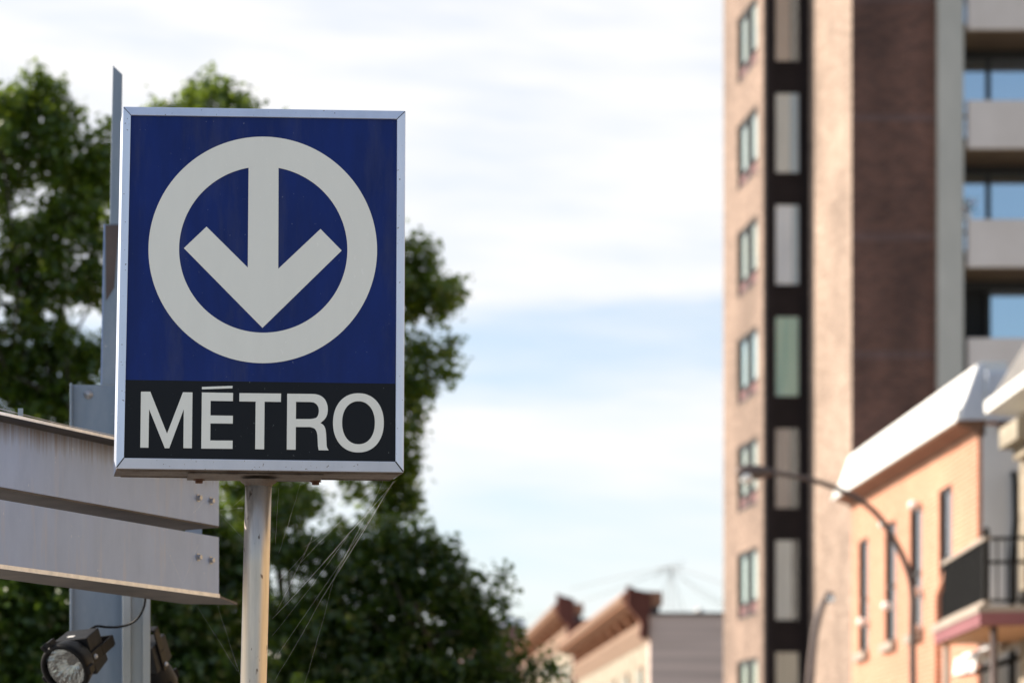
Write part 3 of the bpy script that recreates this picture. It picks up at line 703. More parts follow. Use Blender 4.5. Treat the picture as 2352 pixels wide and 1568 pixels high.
A = [(15, 250, 62, 62), (102, 205, 42, 38, .9), (95, 265, 60, 50), (140, 290, 40, 55), (40, 345, 85, 70), (145, 380, 60, 60), (222, 350, 42, 42), (245, 320, 22, 25), (215, 420, 55, 60), (20, 430, 50, 30, .7),
     (150, 470, 75, 45), (60, 545, 90, 42), (190, 560, 70, 60), (20, 620, 70, 50), (110, 640, 85, 50), (200, 655, 55, 40), (60, 725, 80, 40, .8), (120, 800, 90, 50), (20, 830, 70, 60), (200, 820, 60, 60),
     (70, 890, 90, 45), (170, 900, 70, 50), (30, 1000, 120, 90, .8), (160, 1010, 100, 90, .8), (-110, 420, 110, 160, .8), (-150, 700, 150, 200, .8), (-120, 1000, 140, 180, .7), (-40, 1290, 160, 150, .5)]
tree('leafy_tree', 'tall leafy tree with sunlit top at the left edge behind the mast', A, 24.0, .074, .27, 21, M_leafA, 40, [(0, 300), (110, 260), (190, 420), (60, 600), (-100, 500), (150, 800)])
B = [(492, 190, 26, 22, .8), (500, 228, 55, 32), (440, 235, 22, 24, .7), (562, 240, 26, 24, .9), (395, 252, 24, 16, .5), (335, 255, 26, 14, .45), (460, 290, 130, 50), (420, 470, 160, 150, .5), (650, 420, 150, 130, .5), (480, 750, 180, 160, .5), (760, 640, 150, 150, .5), (700, 900, 180, 120, .5),
     (948, 585, 38, 42), (960, 640, 45, 50), (1010, 670, 50, 38), (1052, 668, 26, 22, .9), (985, 705, 45, 28), (920, 690, 50, 50), (1020, 725, 22, 18, .8), (955, 810, 40, 34), (1005, 815, 40, 24), (1034, 848, 16, 30), (990, 855, 22, 20, .7), (930, 870, 50, 50), (950, 930, 38, 40), (925, 1010, 38, 50), (940, 1080, 26, 40), (915, 1110, 40, 40), (885, 1120, 26, 30), (900, 1175, 30, 26), (945, 1180, 24, 26), (620, 1130, 60, 40), (690, 1125, 26, 24), (720, 1165, 40, 30, .5), (835, 1135, 36, 22, .5), (770, 1210, 60, 22, .5), (870, 1200, 36, 26, .7), (800, 1110, 50, 14, .5),
     (940, 1150, 30, 28), (540, 1130, 50, 40), (590, 1180, 60, 60), (650, 1160, 45, 40), (668, 1130, 40, 26), (535, 1310, 35, 40), (880, 1165, 30, 26, .8), (560, 1240, 20, 22, .5)]
tree('leafy_tree', 'broad leafy tree directly behind the sign, its crown showing on both sides', B, 25.0, .074, .27, 22, M_leafA, 640, [(490, 230), (620, 500), (560, 1200), (450, 500), (560, 900)])
C = [(645, 1180, 36, 40), (660, 1265, 60, 46), (690, 1150, 24, 20, .7), (735, 1268, 50, 28), (800, 1255, 26, 18, .8), (840, 1246, 44, 28), (905, 1222, 30, 22), (955, 1228, 20, 20, .8), (775, 1330, 100, 46), (880, 1300, 60, 40), (940, 1275, 40, 34), (990, 1255, 26, 24), (1022, 1272, 22, 22, .8), (1000, 1320, 44, 40), (1052, 1318, 28, 26), (1085, 1325, 18, 16, .8), (940, 1370, 90, 46), (1040, 1375, 46, 36), (1092, 1378, 26, 26), (1100, 1420, 34, 28), (1150, 1332, 11, 16, .5), (1140, 1365, 14, 18, .7), (1152, 1398, 18, 18, .8), (1140, 1440, 26, 26, .8), (1060, 1450, 60, 44), (1130, 1490, 40, 36, .7), (1185, 1470, 18, 24, .5), (1180, 1545, 50, 40, .6), (1245, 1520, 24, 30, .4), (1262, 1562, 30, 26, .4),
     (720, 1420, 140, 70), (880, 1460, 130, 80), (640, 1500, 130, 90), (800, 1560, 170, 80), (1000, 1545, 130, 70), (1100, 1600, 110, 60), (640, 1640, 260, 90), (950, 1660, 260, 90)]
tree('leafy_tree', 'dark green tree low on the right of the pole, tapering towards the far cornices', C, 23.0, .070, .36, 23, M_leafB, 800, [(800, 1350), (960, 1380), (1060, 1450), (700, 1400)])
Dk = [(540, 1320, 60, 50), (450, 1420, 110, 80), (320, 1420, 120, 80), (180, 1400, 120, 80), (40, 1400, 120, 80), (-60, 1450, 100, 120), (480, 1540, 130, 80), (300, 1540, 140, 80), (110, 1530, 140, 90), (-40, 1600, 140, 90), (250, 1650, 300, 80), (420, 1250, 120, 90), (240, 1200, 150, 110), (60, 1200, 140, 110)]
tree('leafy_tree', 'shaded dark tree under the grey boards around the floodlights', Dk, 21.0, .075, .62, 24, M_leafB, 260, [(300, 1300), (100, 1350), (460, 1350)])
Ek = [(x, y, 170, 90) for x in range(-200, 1050, 190) for y in (1620, 1740)]
tree('leafy_tree', 'low deep green tree farther back behind the dark trees under the sign', Ek, 31.0, .11, .35, 25, M_leafB, 500, [(200, 1500), (700, 1450)])

# ------------------------------------------------------------------ brick tower
def tower():
    P = 2.755; YF, YM, YB = 56.2, 59.7, 63.8
    xa = at(1660, 0, YB).x; xb = at(1756, 0, YM).x; xc = at(1857, 0, YM).x; xd = at(1956, 0, YF).x; xe = at(2150, 0, YF).x; xf = at(2208, 0, YF).x
    xb = (xa + xb) / 2 + .30; xa = xb                                # the set-back wing's side wall is square to the street
    T_ = thing('apartment_tower', 'tall brick apartment tower with dark window strip and concrete balconies', 'tower', (xd, YF, 0))
    ZT = 34.0
    w = MB(); w.box((xb, YM + .02, 0), (xe - .3, YB, ZT)); 
    # side wing wall with window holes is built as strips between the openings
    z_w0, z_w1 = 17.45, 19.15
    rows = [k for k in range(-6, 6)]
    y0, y1 = 60.28, 62.35
    obj('rear_block', w, M_tan, T_)
    w = MB(); xs = xb - .30                                       # outer leaf in front of the block, with openings
    w.box((xs, YM, 0), (xb - .002, y0, ZT)); w.box((xs, y1, 0), (xb - .002, YB + .05, ZT))
    prev = 0.
    for k in rows:
        a, b = z_w0 + k * P, z_w1 + k * P
        w.box((xs, y0, prev), (xb - .002, y1, a)); prev = b
    w.box((xs, y0, prev), (xb - .002, y1, ZT)); obj('side_wall', w, M_tan, T_)
    cur = ['white', 'beige', 'white', 'beige', 'white', 'beige']
    for k in rows:
        a, b = z_w0 + k * P, z_w1 + k * P; xw = xs + .07
        f = MB(); t = .09
        for (ya, yb) in ((y0 + .004, y0 + t), (y1 - t, y1 - .004), ((y0 + y1) / 2 - .11, (y0 + y1) / 2 + .11)): f.box((xw - .05, ya, a + .004), (xw + .03, yb, b - .004))
        f.box((xw - .049, y0 + t, b - t), (xw + .029, y1 - t, b - .004)); f.box((xw - .049, y0 + t, a + .004), (xw + .029, y1 - t, a + t)); f.box((xw - .047, y0 + t, a + .36), (xw + .027, y1 - t, a + .41))
        wn = obj('window', f, M_frame, T_)
        p = MB(); p.face([(xw, y1 - t, a + .41), (xw, y0 + t, a + .41), (xw, y0 + t, b - t), (xw, y1 - t, b - t)][::1]); obj('pane', p, M_glass_side, wn)
        p = MB(); p.box((xw - .01, y0 + t, a + t), (xw + .015, y1 - t, a + .36)); obj('lower_panel', p, M_maroon, wn)
        p = MB(); p.box((xw + .07, y0 + t, a + .4), (xw + .08, y1 - t, b - t)); obj('curtain', p, M_curt[cur[k % 6]], wn)
        p = MB(); p.box((xs - .012, y0 - .02, a - .07), (xs + .1, y1 + .02, a - .002)); obj('sill', p, M_tan, wn)
    # recessed strip of glass between the two brick sides
    Yr = YM + .0
    c = MB(); gx0, gx1 = at(1776, 0, Yr).x, at(1838, 0, Yr).x
    c.box((xb - .27, Yr - .14, 0), (gx0 - .0, Yr - .002, ZT)); c.box((gx1, Yr - .06, 0), (xc + .12, Yr + .015, ZT)); obj('cladding', c, M_clad, T_)
    names = {4: 'tan', 3: 'tan', 2: 'tan', 1: 'beige', 0: 'white', -1: 'green', -2: 'brown', -3: 'beige', -4: 'sand', -5: 'brown', -6: 'tan'}
    zt0 = at(0, 471.5, Yr).z; zb0 = zt0 - 1.96
    for k in range(-5, 6):
        a, b = zb0 + (k) * P, zt0 + (k) * P
        f = MB(); f.box((gx0 + .001, Yr - .045, b - .002), (gx1 - .001, Yr + .012, b + (P - 1.96))); f.box((gx0 + .001, Yr - .075, b + .02), (gx1 - .001, Yr - .05, b + .10)); f.box((gx0 + .001, Yr - .075, b + .64), (gx1 - .001, Yr - .05, b + .72)); f.box((gx0 + .001, Yr - .065, a - .02), (gx0 + .045, Yr - .03, b + .02)); f.box((gx1 - .045, Yr - .065, a - .02), (gx1 - .001, Yr - .03, b + .02))
        wn = obj('window', f, M_clad, T_)
        p = MB(); p.face([(gx0, Yr - .035, a), (gx1, Yr - .035, a), (gx1, Yr - .035, b), (gx0, Yr - .035, b)]); obj('pane', p, M_glass_strip, wn)
        nm = names.get(k, 'beige'); frac = {'tan': .62, 'brown': .62, 'white': .70, 'green': .97, 'beige': .62, 'sand': .95}[nm]
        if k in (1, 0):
            p = MB(); u0 = gx0 + .01 + (gx1 - gx0 - .02) * frac; p.box((u0 + .004, Yr - .010, a), (gx1 - .01, Yr - .004, b)); obj('reflection_sheet', p, M_curt['blue'], wn)  # blue sheet painted as the sky reflection on the pane's right part
        if k == -3: frac = .70
        p = MB(); n = 26; xs_ = [gx0 + .01 + (gx1 - gx0 - .02) * frac * q / n for q in range(n + 1)]
        for q in range(n): p.face([(xs_[q], Yr - .012 + .006 * (q % 2), a), (xs_[q + 1], Yr - .012 + .006 * ((q + 1) % 2), a), (xs_[q + 1], Yr - .012 + .006 * ((q + 1) % 2), b), (xs_[q], Yr - .012 + .006 * (q % 2), b)])
        obj('curtain', p, M_curt[nm], wn)
        p = MB(); p.face([(gx0, Yr + .012, a), (gx1, Yr + .012, a), (gx1, Yr + .012, b), (gx0, Yr + .012, b)]); obj('dark_room', p, M_void, wn)
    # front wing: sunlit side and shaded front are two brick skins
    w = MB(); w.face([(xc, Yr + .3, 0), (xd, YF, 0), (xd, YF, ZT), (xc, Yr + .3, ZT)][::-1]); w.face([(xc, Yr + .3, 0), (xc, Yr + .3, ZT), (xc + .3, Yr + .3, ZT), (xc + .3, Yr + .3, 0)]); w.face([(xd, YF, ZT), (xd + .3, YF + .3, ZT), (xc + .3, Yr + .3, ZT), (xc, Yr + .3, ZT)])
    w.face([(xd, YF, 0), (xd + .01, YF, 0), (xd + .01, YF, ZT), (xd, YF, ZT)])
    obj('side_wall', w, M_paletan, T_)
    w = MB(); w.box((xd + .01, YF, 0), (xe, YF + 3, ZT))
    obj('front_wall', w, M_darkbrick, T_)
    mc = brick('soldier_course', (.14, .075, .06), (.11, .055, .045), (.13, .085, .075), .075, .2)
    for k in range(-5, 6):
        w = MB(); w.box((xd + .012, YF - .006, 17.55 + k * P), (xe, YF, 17.72 + k * P)); obj('brick_course', w, mc, T_)
    w = MB(); w.box((xe + .002, YF - .16, 0), (xf, YF + 2.4, ZT)); obj('concrete_pier', w, M_conc, T_)
    # balconies
    YW = YF + 1.5; XR = 24.5; zpt = at(0, 233, YF).z; zpb = at(0, 341, YF).z
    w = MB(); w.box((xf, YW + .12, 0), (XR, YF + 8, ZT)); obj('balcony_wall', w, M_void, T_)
    bx0 = at(2223, 0, YF - .1).x
    for k in range(-6, 5):
        dz = k * P
        s = MB(); s.box((xf + .004, YF + .05, zpb + dz), (XR, YW + .1, zpb + .17 + dz)); sl = obj('balcony', s, M_soffit, T_)
        p = MB(); p.box((bx0, YF - .1, zpb - .02 + dz), (XR, YF + .045, zpt + dz)); obj('parapet', p, M_para, sl, .02)
        q = MB(); q.box((xf + .03, YF - .02, zpt - .9 + dz), (xf + .06, YF + .02, zpt + .05 + dz)); obj('rail_post', q, M_frame, sl)
        zt = zpb + 1.66 + 1.03 + dz - .1; za = zpb + .2 + dz; zt = zpt + 1.50 + dz
        f = MB(); m1, m2 = at(2266, 0, YW).x, at(2276, 0, YW).x; x_end = at(2353, 0, YW).x + 1.5; mids = [(m1, m2)]
        xm = m2 + (m2 - xf) * 1.25
        f.box((xf + .01, YW, za), (xf + .05, YW + .1, zt)); f.box((m1, YW, za), (m2, YW + .1, zt)); f.box((xm, YW, za), (xm + .1, YW + .1, zt)); f.box((xm + 1.6, YW, za), (xm + 1.7, YW + .1, zt))
        for (ua, ub) in ((xf + .05, m1), (m2, xm), (xm + .1, xm + 1.6)):
            f.box((ua, YW + .002, zt - .06), (ub, YW + .098, zt)); f.box((ua, YW + .002, za), (ub, YW + .098, za + .06)); f.box((ua, YW + .004, zpt + .05 + dz - .0), (ub, YW + .094, zpt + .12 + dz))
        wn = obj('window', f, M_frame, T_)
        for q_, (ua, ub) in enumerate(((xf + .05, m1), (m2, xm), (xm + .1, xm + 1.6))):
            if k == -2 and q_ == 0: continue                    # this sash stands open
            p = MB(); p.face([(ua, YW + .05, za + .06), (ub, YW + .05, za + .06), (ub, YW + .05, zt - .06), (ua, YW + .05, zt - .06)]); obj('pane', p, M_glass_balc, wn)
            if (k in (0, -2) and q_ == 1) or (k in (0,) and q_ == 0):
                p = MB(); p.box((ua, YW + .07, za + .06), (ub, YW + .08, zt - .06)); obj('blind', p, M_curt['white' if q_ else 'beige'], wn)
        h = MB(); h.box((xf + .01, YW + .0, zt + .002), (XR, YW + .1, zpb + P + dz - .002)); obj('head_panel', h, M_frame, wn)
    r = MB(); r.box((xb - .35, YF - .3, ZT), (XR, YF + 8.2, ZT + .4)); obj('roof', r, M_conc, T_)
    # flowers on the second balcony's end
    c = at(2226, 470, YF - .12); fl = thing('flower_pot', 'small pot of red and white flowers on the end of a tower balcony', 'flower pot', (c.x, c.y - .05, zpt - P))
    zb = zpt - P
    k_ = MB(); k_.lathe([(.0001, 0), (.07, 0), (.10, .16), (.09, .16), (.085, .13), (.0001, .13)], Matrix.Translation((c.x, YF - .03, zb)), 16); obj('pot', k_, M_terracotta, fl)
    V, Fc = MB(), None
    g = random.Random(4)
    k1, k2, k3 = MB(), MB(), MB()
    for _ in range(40):
        p = Vector((c.x + g.uniform(-.12, .2), YF - .03 + g.uniform(-.12, .12), zb + .16 + g.uniform(0, .30))); kk = k3 if _ % 3 else MB()
        M2 = Matrix.Translation(p) @ Matrix.Rotation(g.uniform(0, 6), 4, 'Z') @ Matrix.Rotation(g.uniform(-1, 1), 4, 'X'); kk.lathe([(.0001, .01), (.03, .0), (.035, .018)] if _ % 3 else [(.0001, .02), (.04, .0), (.05, .02)], M2, 6)
        if _ % 3 == 0: obj('flower', kk, M_red if _ % 2 else M_whitemetal, fl)
    obj('foliage', k3, M_leafB, fl)
tower()

# ------------------------------------------------------------------ orange brick house
SL = .12                                                      # the street's drift to the right per metre
def fx(Y): return 11.61 + SL * (Y - 34.0)
def rowhouse():
    h = thing('brick_house', 'orange brick house with four narrow windows under a sloping white metal cornice', 'house', (fx(39), 39, 0))
    YN, YFR = 34.0, 44.5; wt = .28
    def zr(Y): return 7.05 + (Y - 34) * .024
    wins = [(43.25, .95), (40.65, .95), (38.45, .95), (36.2, .95)]
    wb, wtp = 4.40, 6.42
    m_ = MB()
    def strip(Ya, Yb, za, zb, zc=None, x0=0., x1=wt):
        zc = zb if zc is None else zc
        m_.hexa([Vector((fx(Ya) + x0, Ya, za)), Vector((fx(Ya) + x1, Ya, za)), Vector((fx(Yb) + x1, Yb, za)), Vector((fx(Yb) + x0, Yb, za)), Vector((fx(Ya) + x0, Ya, zb)), Vector((fx(Ya) + x1, Ya, zb)), Vector((fx(Yb) + x1, Yb, zc)), Vector((fx(Yb) + x0, Yb, zc))])
    prev = YN
    for Yc, w_ in sorted(wins):
        a, b = Yc - w_ / 2, Yc + w_ / 2; strip(prev, a, 0, zr(prev), zr(a)); strip(a, b, 0, wb); strip(a, b, wtp, zr(a), zr(b)); prev = b
    strip(prev, YFR, 0, zr(prev), zr(YFR))
    obj('front_wall', m_, M_orange, h)
    g = MB(); g.box((fx(YN) + .06, YN - .02, 0), (fx(YN) + 9, YN - .003, 7.0)); obj('end_wall', g, M_stucco, h)
    g = MB(); g.hexa([Vector((fx(Y) + x, Y, z)) for z in (0, 6.8) for (x, Y) in ((wt + .02, YN + .3), (9, YN + .3), (9, YFR), (wt + .02, YFR))]); obj('core', g, M_stucco, h)
    for Yc, w_ in wins:
        a, b = Yc - w_ / 2, Yc + w_ / 2
        def fr(f, Ya, Yb, za, zb, x0, x1): f.hexa([Vector((fx(Y) + x, Y, z)) for z in (za, zb) for (x, Y) in ((x0, Ya), (x1, Ya), (x1, Yb), (x0, Yb))])
        f = MB(); t = .06
        fr(f, a, a + t, wb, wtp, .025, .08); fr(f, b - t, b, wb, wtp, .025, .08); fr(f, a + t, b - t, wtp - t, wtp, .026, .079); fr(f, a + t, b - t, wb, wb + t, .026, .079); fr(f, a + t, b - t, wb + .92, wb + .98, .027, .078)
        wn = obj('window', f, M_frame, h)
        p = MB(); p.face([(fx(a + t) + .055, a + t, wb + t), (fx(a + t) + .055, a + t, wtp - t), (fx(b - t) + .055, b - t, wtp - t), (fx(b - t) + .055, b - t, wb + t)]); obj('pane', p, M_glass_house, wn)
        p = MB(); fr(p, a, b, wb, wtp, .15, .17); obj('curtain', p, M_curt['brown'], wn)
        p = MB(); fr(p, a - .1, b + .1, wb - .14, wb - .002, -.10, .15); obj('sill', p, M_railwood, wn)
    # white knobs added as bright glints by the windows; no real brackets
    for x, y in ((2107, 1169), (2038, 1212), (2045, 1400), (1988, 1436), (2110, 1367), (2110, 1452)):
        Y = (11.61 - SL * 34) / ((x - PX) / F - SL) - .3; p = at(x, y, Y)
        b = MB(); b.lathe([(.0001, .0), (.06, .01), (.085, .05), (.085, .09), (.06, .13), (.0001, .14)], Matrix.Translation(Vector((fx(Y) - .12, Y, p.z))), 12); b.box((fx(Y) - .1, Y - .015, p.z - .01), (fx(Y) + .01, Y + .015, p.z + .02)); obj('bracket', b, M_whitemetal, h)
    # cornice: sloped sheet-metal face, lip, soffit
    def prof(Y, pts): return [Vector((fx(Y) + x, Y, zr(Y) + z)) for x, z in pts]
    def sweep(name, pts, m__, Ya=YN - .05, Yb=YFR + .15, par=h):
        k = MB(); A_, B_ = prof(Ya, pts), prof(Yb, pts); n = len(pts)
        for q in range(n): l = (q + 1) % n; k.face([A_[q], A_[l], B_[l], B_[q]])
        k.face(A_[::-1]); k.face(B_); o_ = obj(name, k, m__, par); clean_normals(o_); return o_
    co = sweep('cornice', [(-.30, .02), (-.31, .16), (-.27, .17), (-.20, .30), (-.02, .80), (.04, .84), (.4, .84), (.4, .02)], M_whitemetal)
    sweep('drip_edge', [(-.325, .0), (-.325, .05), (-.302, .05), (-.302, .0)], M_whitemetal, YN - .06, YFR + .3, co)
    sweep('soffit', [(-.295, -.03), (-.295, .018), (.10, .018), (.10, -.20), (-.02, -.20), (-.05, -.12)], M_soffitbrown, YN - .02, YFR + .02, co)
    k = MB(); A_ = prof(YN - .056, [(-.25, .02), (-.255, .12), (-.02, .78), (.06, .80), (.06, .02)]); k.prism(A_, (0, -.02, 0)); e = obj('end_cap', k, M_flash, co); clean_normals(e)
    k = MB(); k.box((fx(YN) + .10, YN - .10, zr(YN) + .0), (fx(YN) + .62, YN + .29, zr(YN) + .70)); k.box((fx(YN) + .075, YN - .13, zr(YN) + .38), (fx(YN) + .14, YN - .101, zr(YN) + .70)); obj('parapet_flashing', k, M_flash, h, .01)
    k = MB(); k.box((fx(YN) + wt, YN - .05, zr(YN) - .16), (fx(YN) + 6, YN + .28, zr(YN) - .04)); obj('coping', k, M_soffitbrown, h)
    k = MB(); p = at(2156, 1316, 36.5); xx = fx(36.5) - .06
    k.tube([(xx, 36.5, 0), (xx, 36.5, 4.8), (xx + .02, 36.2, 5.1), (xx + .01, 35.9, 5.3)], .045, 10); obj('drainpipe', k, M_orange, h)
rowhouse()

# ------------------------------------------------------------------ stone house on the right edge, with balcony
def stonehouse():
    YN, YFR = 3.0, 32.4
    X = lambda Y: 11.57 + SL * (Y - 32.0)
    h = thing('stone_house', 'rough stone house with slate roof and white eave at the right edge', 'house', (X(30), 30, 0))
    k = MB(); k.hexa([Vector((X(Y) + x, Y, z)) for z in (0, 7.0) for (x, Y) in ((0, 27.), (4, 27.), (4, YFR), (0, YFR))]); obj('wall', k, M_stone, h)
    # eave and roof
    def ev(name, pts, Ya, Yb, m__):
        q = MB(); n = len(pts); A_ = [Vector((X(Ya) + x, Ya, z)) for x, z in pts]; B_ = [Vector((X(Yb) + x, Yb, z)) for x, z in pts]
        for t in range(n): l = (t + 1) % n; q.face([A_[t], A_[l], B_[l], B_[t]])
        q.face(A_[::-1]); q.face(B_); o_ = obj(name, q, m__, h); clean_normals(o_); return o_
    z0 = at(2281, 948, 32.4).z
    ev('eave', [(-.44, z0), (-.45, z0 + .16), (-.38, z0 + .20), (0.02, z0 + .16), (0.02, z0 - .05)], 27, YFR + .1, M_whitemetal)
    ev('roof', [(-.36, z0 + .205), (.5, z0 + 1.6), (3.6, z0 + 1.6), (3.6, z0), (.03, z0)], 27, YFR + .05, M_slate)
    c = at(2292, 985, 32.2); k = MB(); k.hexa([Vector((X(Y) + x, Y, z)) for z in (c.z - .28, c.z) for (x, Y) in ((-.32, 31.2), (-.002, 31.2), (-.002, 32.2), (-.32, 32.2))]); obj('corbel', k, M_farstone, h, .02)
    k = MB(); k.hexa([Vector((X(Y) + x, Y, z)) for z in (c.z - .43, c.z - .285) for (x, Y) in ((-.14, 31.3), (-.002, 31.3), (-.002, 32.15), (-.14, 32.15))]); obj('corbel', k, M_stone, h)
    # unseen ochre brick neighbours, added to throw a warm reflection onto the pole
    o = thing('brick_house', 'unseen ochre brick row house added beyond the right edge to warm the pole', 'house', (X(15), 15, 0))
    k = MB(); k.hexa([Vector((X(Y) + x, Y, z)) for z in (0, 8.2) for (x, Y) in ((0, 10.), (5, 10.), (5, 26.95), (0, 26.95))]); obj('wall', k, M_ochre, o)
    o2 = thing('brick_house', 'unseen honey coloured brick row house added beside the viewer to warm the pole', 'house', (X(5), 5, 0))
    k = MB(); k.hexa([Vector((X(Y) + x, Y, z)) for z in (0, 6.9) for (x, Y) in ((0, .5), (5, .5), (5, 9.95), (0, 9.95))]); obj('wall', k, M_ochre, o2)
    for q in range(3):
        Y = 1.6 + q * 2.9; k = MB(); k.hexa([Vector((X(y_) + x, y_, z)) for z in (4.0, 6.0) for (x, y_) in ((-.02, Y), (-.001, Y), (-.001, Y + 1.0), (-.02, Y + 1.0))]); obj('window', k, M_frame, o2)
    for q in range(5):
        Y = 11 + q * 3.1; k = MB(); k.hexa([Vector((X(y_) + x, y_, z)) for z in (4.2, 6.2) for (x, y_) in ((-.02, Y), (-.001, Y), (-.001, Y + 1.1), (-.02, Y + 1.1))]); obj('window', k, M_frame, o)
    # balcony
    b = thing('balcony', 'dark railed balcony with maroon edge and wooden underside on posts', 'balcony', (10.6, 31.5, 0))
    A_ = at(2265, 1400, 30.0); B_ = at(2168, 1400, 33.2); zf = at(0, 1387, 30.0).z; zr_ = zf + .84
    d = (B_ - A_); d.z = 0; L_ = d.length; d.normalize(); n = Vector((d.y, -d.x, 0))     # n points to the wall
    o0 = Vector((A_.x, A_.y, 0)); wd = 1.5
    def bx(m_, s0, s1, w0, w1, za, zb): m_.hexa([o0 + d * s + n * w + Vector((0, 0, z)) for z in (za, zb) for (s, w) in ((s0, w0), (s0, w1), (s1, w1), (s1, w0))])
    k = MB(); bx(k, -.03, L_ + .30, -.08, wd, zf - .26, zf - .1); f1 = obj('fascia', k, M_maroonpaint, b); clean_normals(f1)
    k = MB(); bx(k, -.04, L_ + .31, -.10, wd, zf - .098, zf - .02); f1 = obj('floor_edge', k, M_railwood, b); clean_normals(f1)
    k = MB(); bx(k, .02, L_ + .25, -.03, wd, zf - .275, zf - .262); f1 = obj('soffit', k, M_woodsoffit, b); clean_normals(f1)
    k = MB(); bx(k, .03, L_, -.005, .02, zf + .06, zr_ - .06); f1 = obj('slat_panel', k, M_railpanel, b); clean_normals(f1)
    k = MB(); nn = 34
    for q in range(nn): s = .05 + (L_ - .1) * q / nn; bx(k, s, s + .03, -.022, -.006, zf + .04, zr_ - .05)
    f2 = obj('slat', k, M_black_iron, f1); clean_normals(f2)
    k = MB(); bx(k, -.04, L_ + .05, -.04, .05, zr_ - .05, zr_); bx(k, -.04, L_ + .03, -.04, .05, zf, zf + .05); f1 = obj('handrail', k, M_railwood, b); clean_normals(f1)
    k = MB(); bx(k, -.035, .035, -.035, .035, zf, zr_ + .05); f1 = obj('corner_post', k, M_black_iron, b); clean_normals(f1)
    k = MB(); bx(k, -.02, .02, .04, wd, zr_ - .045, zr_ - .005); bx(k, -.018, .018, .04, wd, zf + .50, zf + .54); bx(k, -.02, .02, .04, wd, zf + .02, zf + .06); f1 = obj('end_rail', k, M_black_iron, b); clean_normals(f1)
    for q in range(12):
        w_ = .13 + q * .115; k = MB(); bx(k, -.008, .008, w_ - .009, w_ + .009, zf + .06, zr_ - .045); clean_normals(obj('baluster', k, M_black_iron, b))
    k = MB(); k.ball(Vector((o0.x, o0.y, zr_ + .08)), .04); obj('finial', k, M_black_iron, b)
    for s, w_, m__ in ((L_ + .1, .05, M_railwood), (.05, .10, M_lamppost)):
        p = o0 + d * s + n * w_; k = MB(); k.tube([p, p + Vector((0, 0, zf - .274))], .045, 10); obj('post', k, m__, b)
    # white canopy below
    a = thing('awning', 'curved white door awning under the balcony', 'awning', at(2300, 1510, 33.0))
    k = MB(); prof_ = [(2238, 1541), (2243, 1526), (2262, 1514), (2300, 1502), (2345, 1482), (2420, 1455)]
    for q in range(len(prof_) - 1):
        p0, p1 = at(*prof_[q], 32.9), at(*prof_[q + 1], 32.9); k.hexa([p0, p1, p1 + Vector((0, .9, 0)), p0 + Vector((0, .9, 0)), p0 + Vector((0, 0, .03)), p1 + Vector((0, 0, .14)), p1 + Vector((0, .9, .14)), p0 + Vector((0, .9, .03))])
    obj('cover', k, M_whitemetal, a)
    k = MB(); p0, p1 = at(2245, 1547, 32.95), at(2420, 1490, 32.95); k.hexa([p0, p1, p1 + Vector((0, .8, 0)), p0 + Vector((0, .8, 0)), p0 + Vector((0, 0, .03)), p1 + Vector((0, 0, .05)), p1 + Vector((0, .8, .05)), p0 + Vector((0, .8, .03))]); obj('bracket', k, M_black_iron, a)
    # slim iron lamp on the end wall
    l = thing('downpipe', 'dark rainwater pipe on the grey end wall', 'pipe', at(2338, 1300, 33.9))
    k = MB(); p = at(2332, 1100, 33.9); q_ = at(2325, 1290, 33.9); k.tube([p + Vector((0.0, .06, .10)), p, p.lerp(q_, .5) + Vector((.03, 0, 0)), q_, Vector((q_.x, q_.y, 0))], .045, 8); obj('pipe', k, M_black_iron, l)
stonehouse()

# ------------------------------------------------------------------ street lamps
def streetlamp(label, path, r0, r1, head, Y):
    pts = smooth_path([at(x, y, Y) for x, y in path], 6); b = Vector((pts[0].x, Y, 0))
    l = thing('street_lamp', label, 'street lamp', b, 'street lamps along the pavement')
    k = MB(); full = [b] + pts; n = len(full); k.tube(full, [r0 + (r1 - r0) * (t / (n - 1)) for t in range(n)], 12); po = obj('pole', k, M_lamppost, l)
    k = MB(); k.tube([b, b + Vector((0, 0, .5))], r0 * 1.5, 12); obj('base', k, M_lamppost, po)
    hx, hy = head; e = pts[-1]; c = at(hx, hy, Y); ax = (c - e); 
    k = MB(); s = ax.length / 2
    k.lathe([(.0001, -s * 1.15), (.055, -s), (.105, -s * .3), (.115, s * .4), (.075, s * .9), (.0001, s)], Matrix.Translation((e + c) / 2) @ ax.normalized().to_track_quat('Z', 'Y').to_matrix().to_4x4() @ Matrix.Diagonal((.62, 1, 1, 1)), 16); hd = obj('lamp_head', k, M_lamppost, l)
    k = MB(); k.ball(e.lerp(c, .70) - Vector((0, 0, .075)), .088, 16); obj('bulb_bowl', k, M_bulb, hd)
    return l
streetlamp('tall brown street lamp with a long curved arm in front of the orange house', [(2097, 1568), (2096, 1450), (2096, 1365), (2086, 1310), (2062, 1255), (2022, 1190), (1975, 1148), (1918, 1120), (1850, 1098), (1770, 1084)],   .050, .034, (1690, 1085), 34.0)
def lamp2():
    l = streetlamp('short street lamp seen end on before the tower brickwork', [(1860, 1568), (1866, 1500), (1874, 1440), (1884, 1400), (1896, 1376)], .088, .070, (1912, 1362), 50.0)
lamp2()

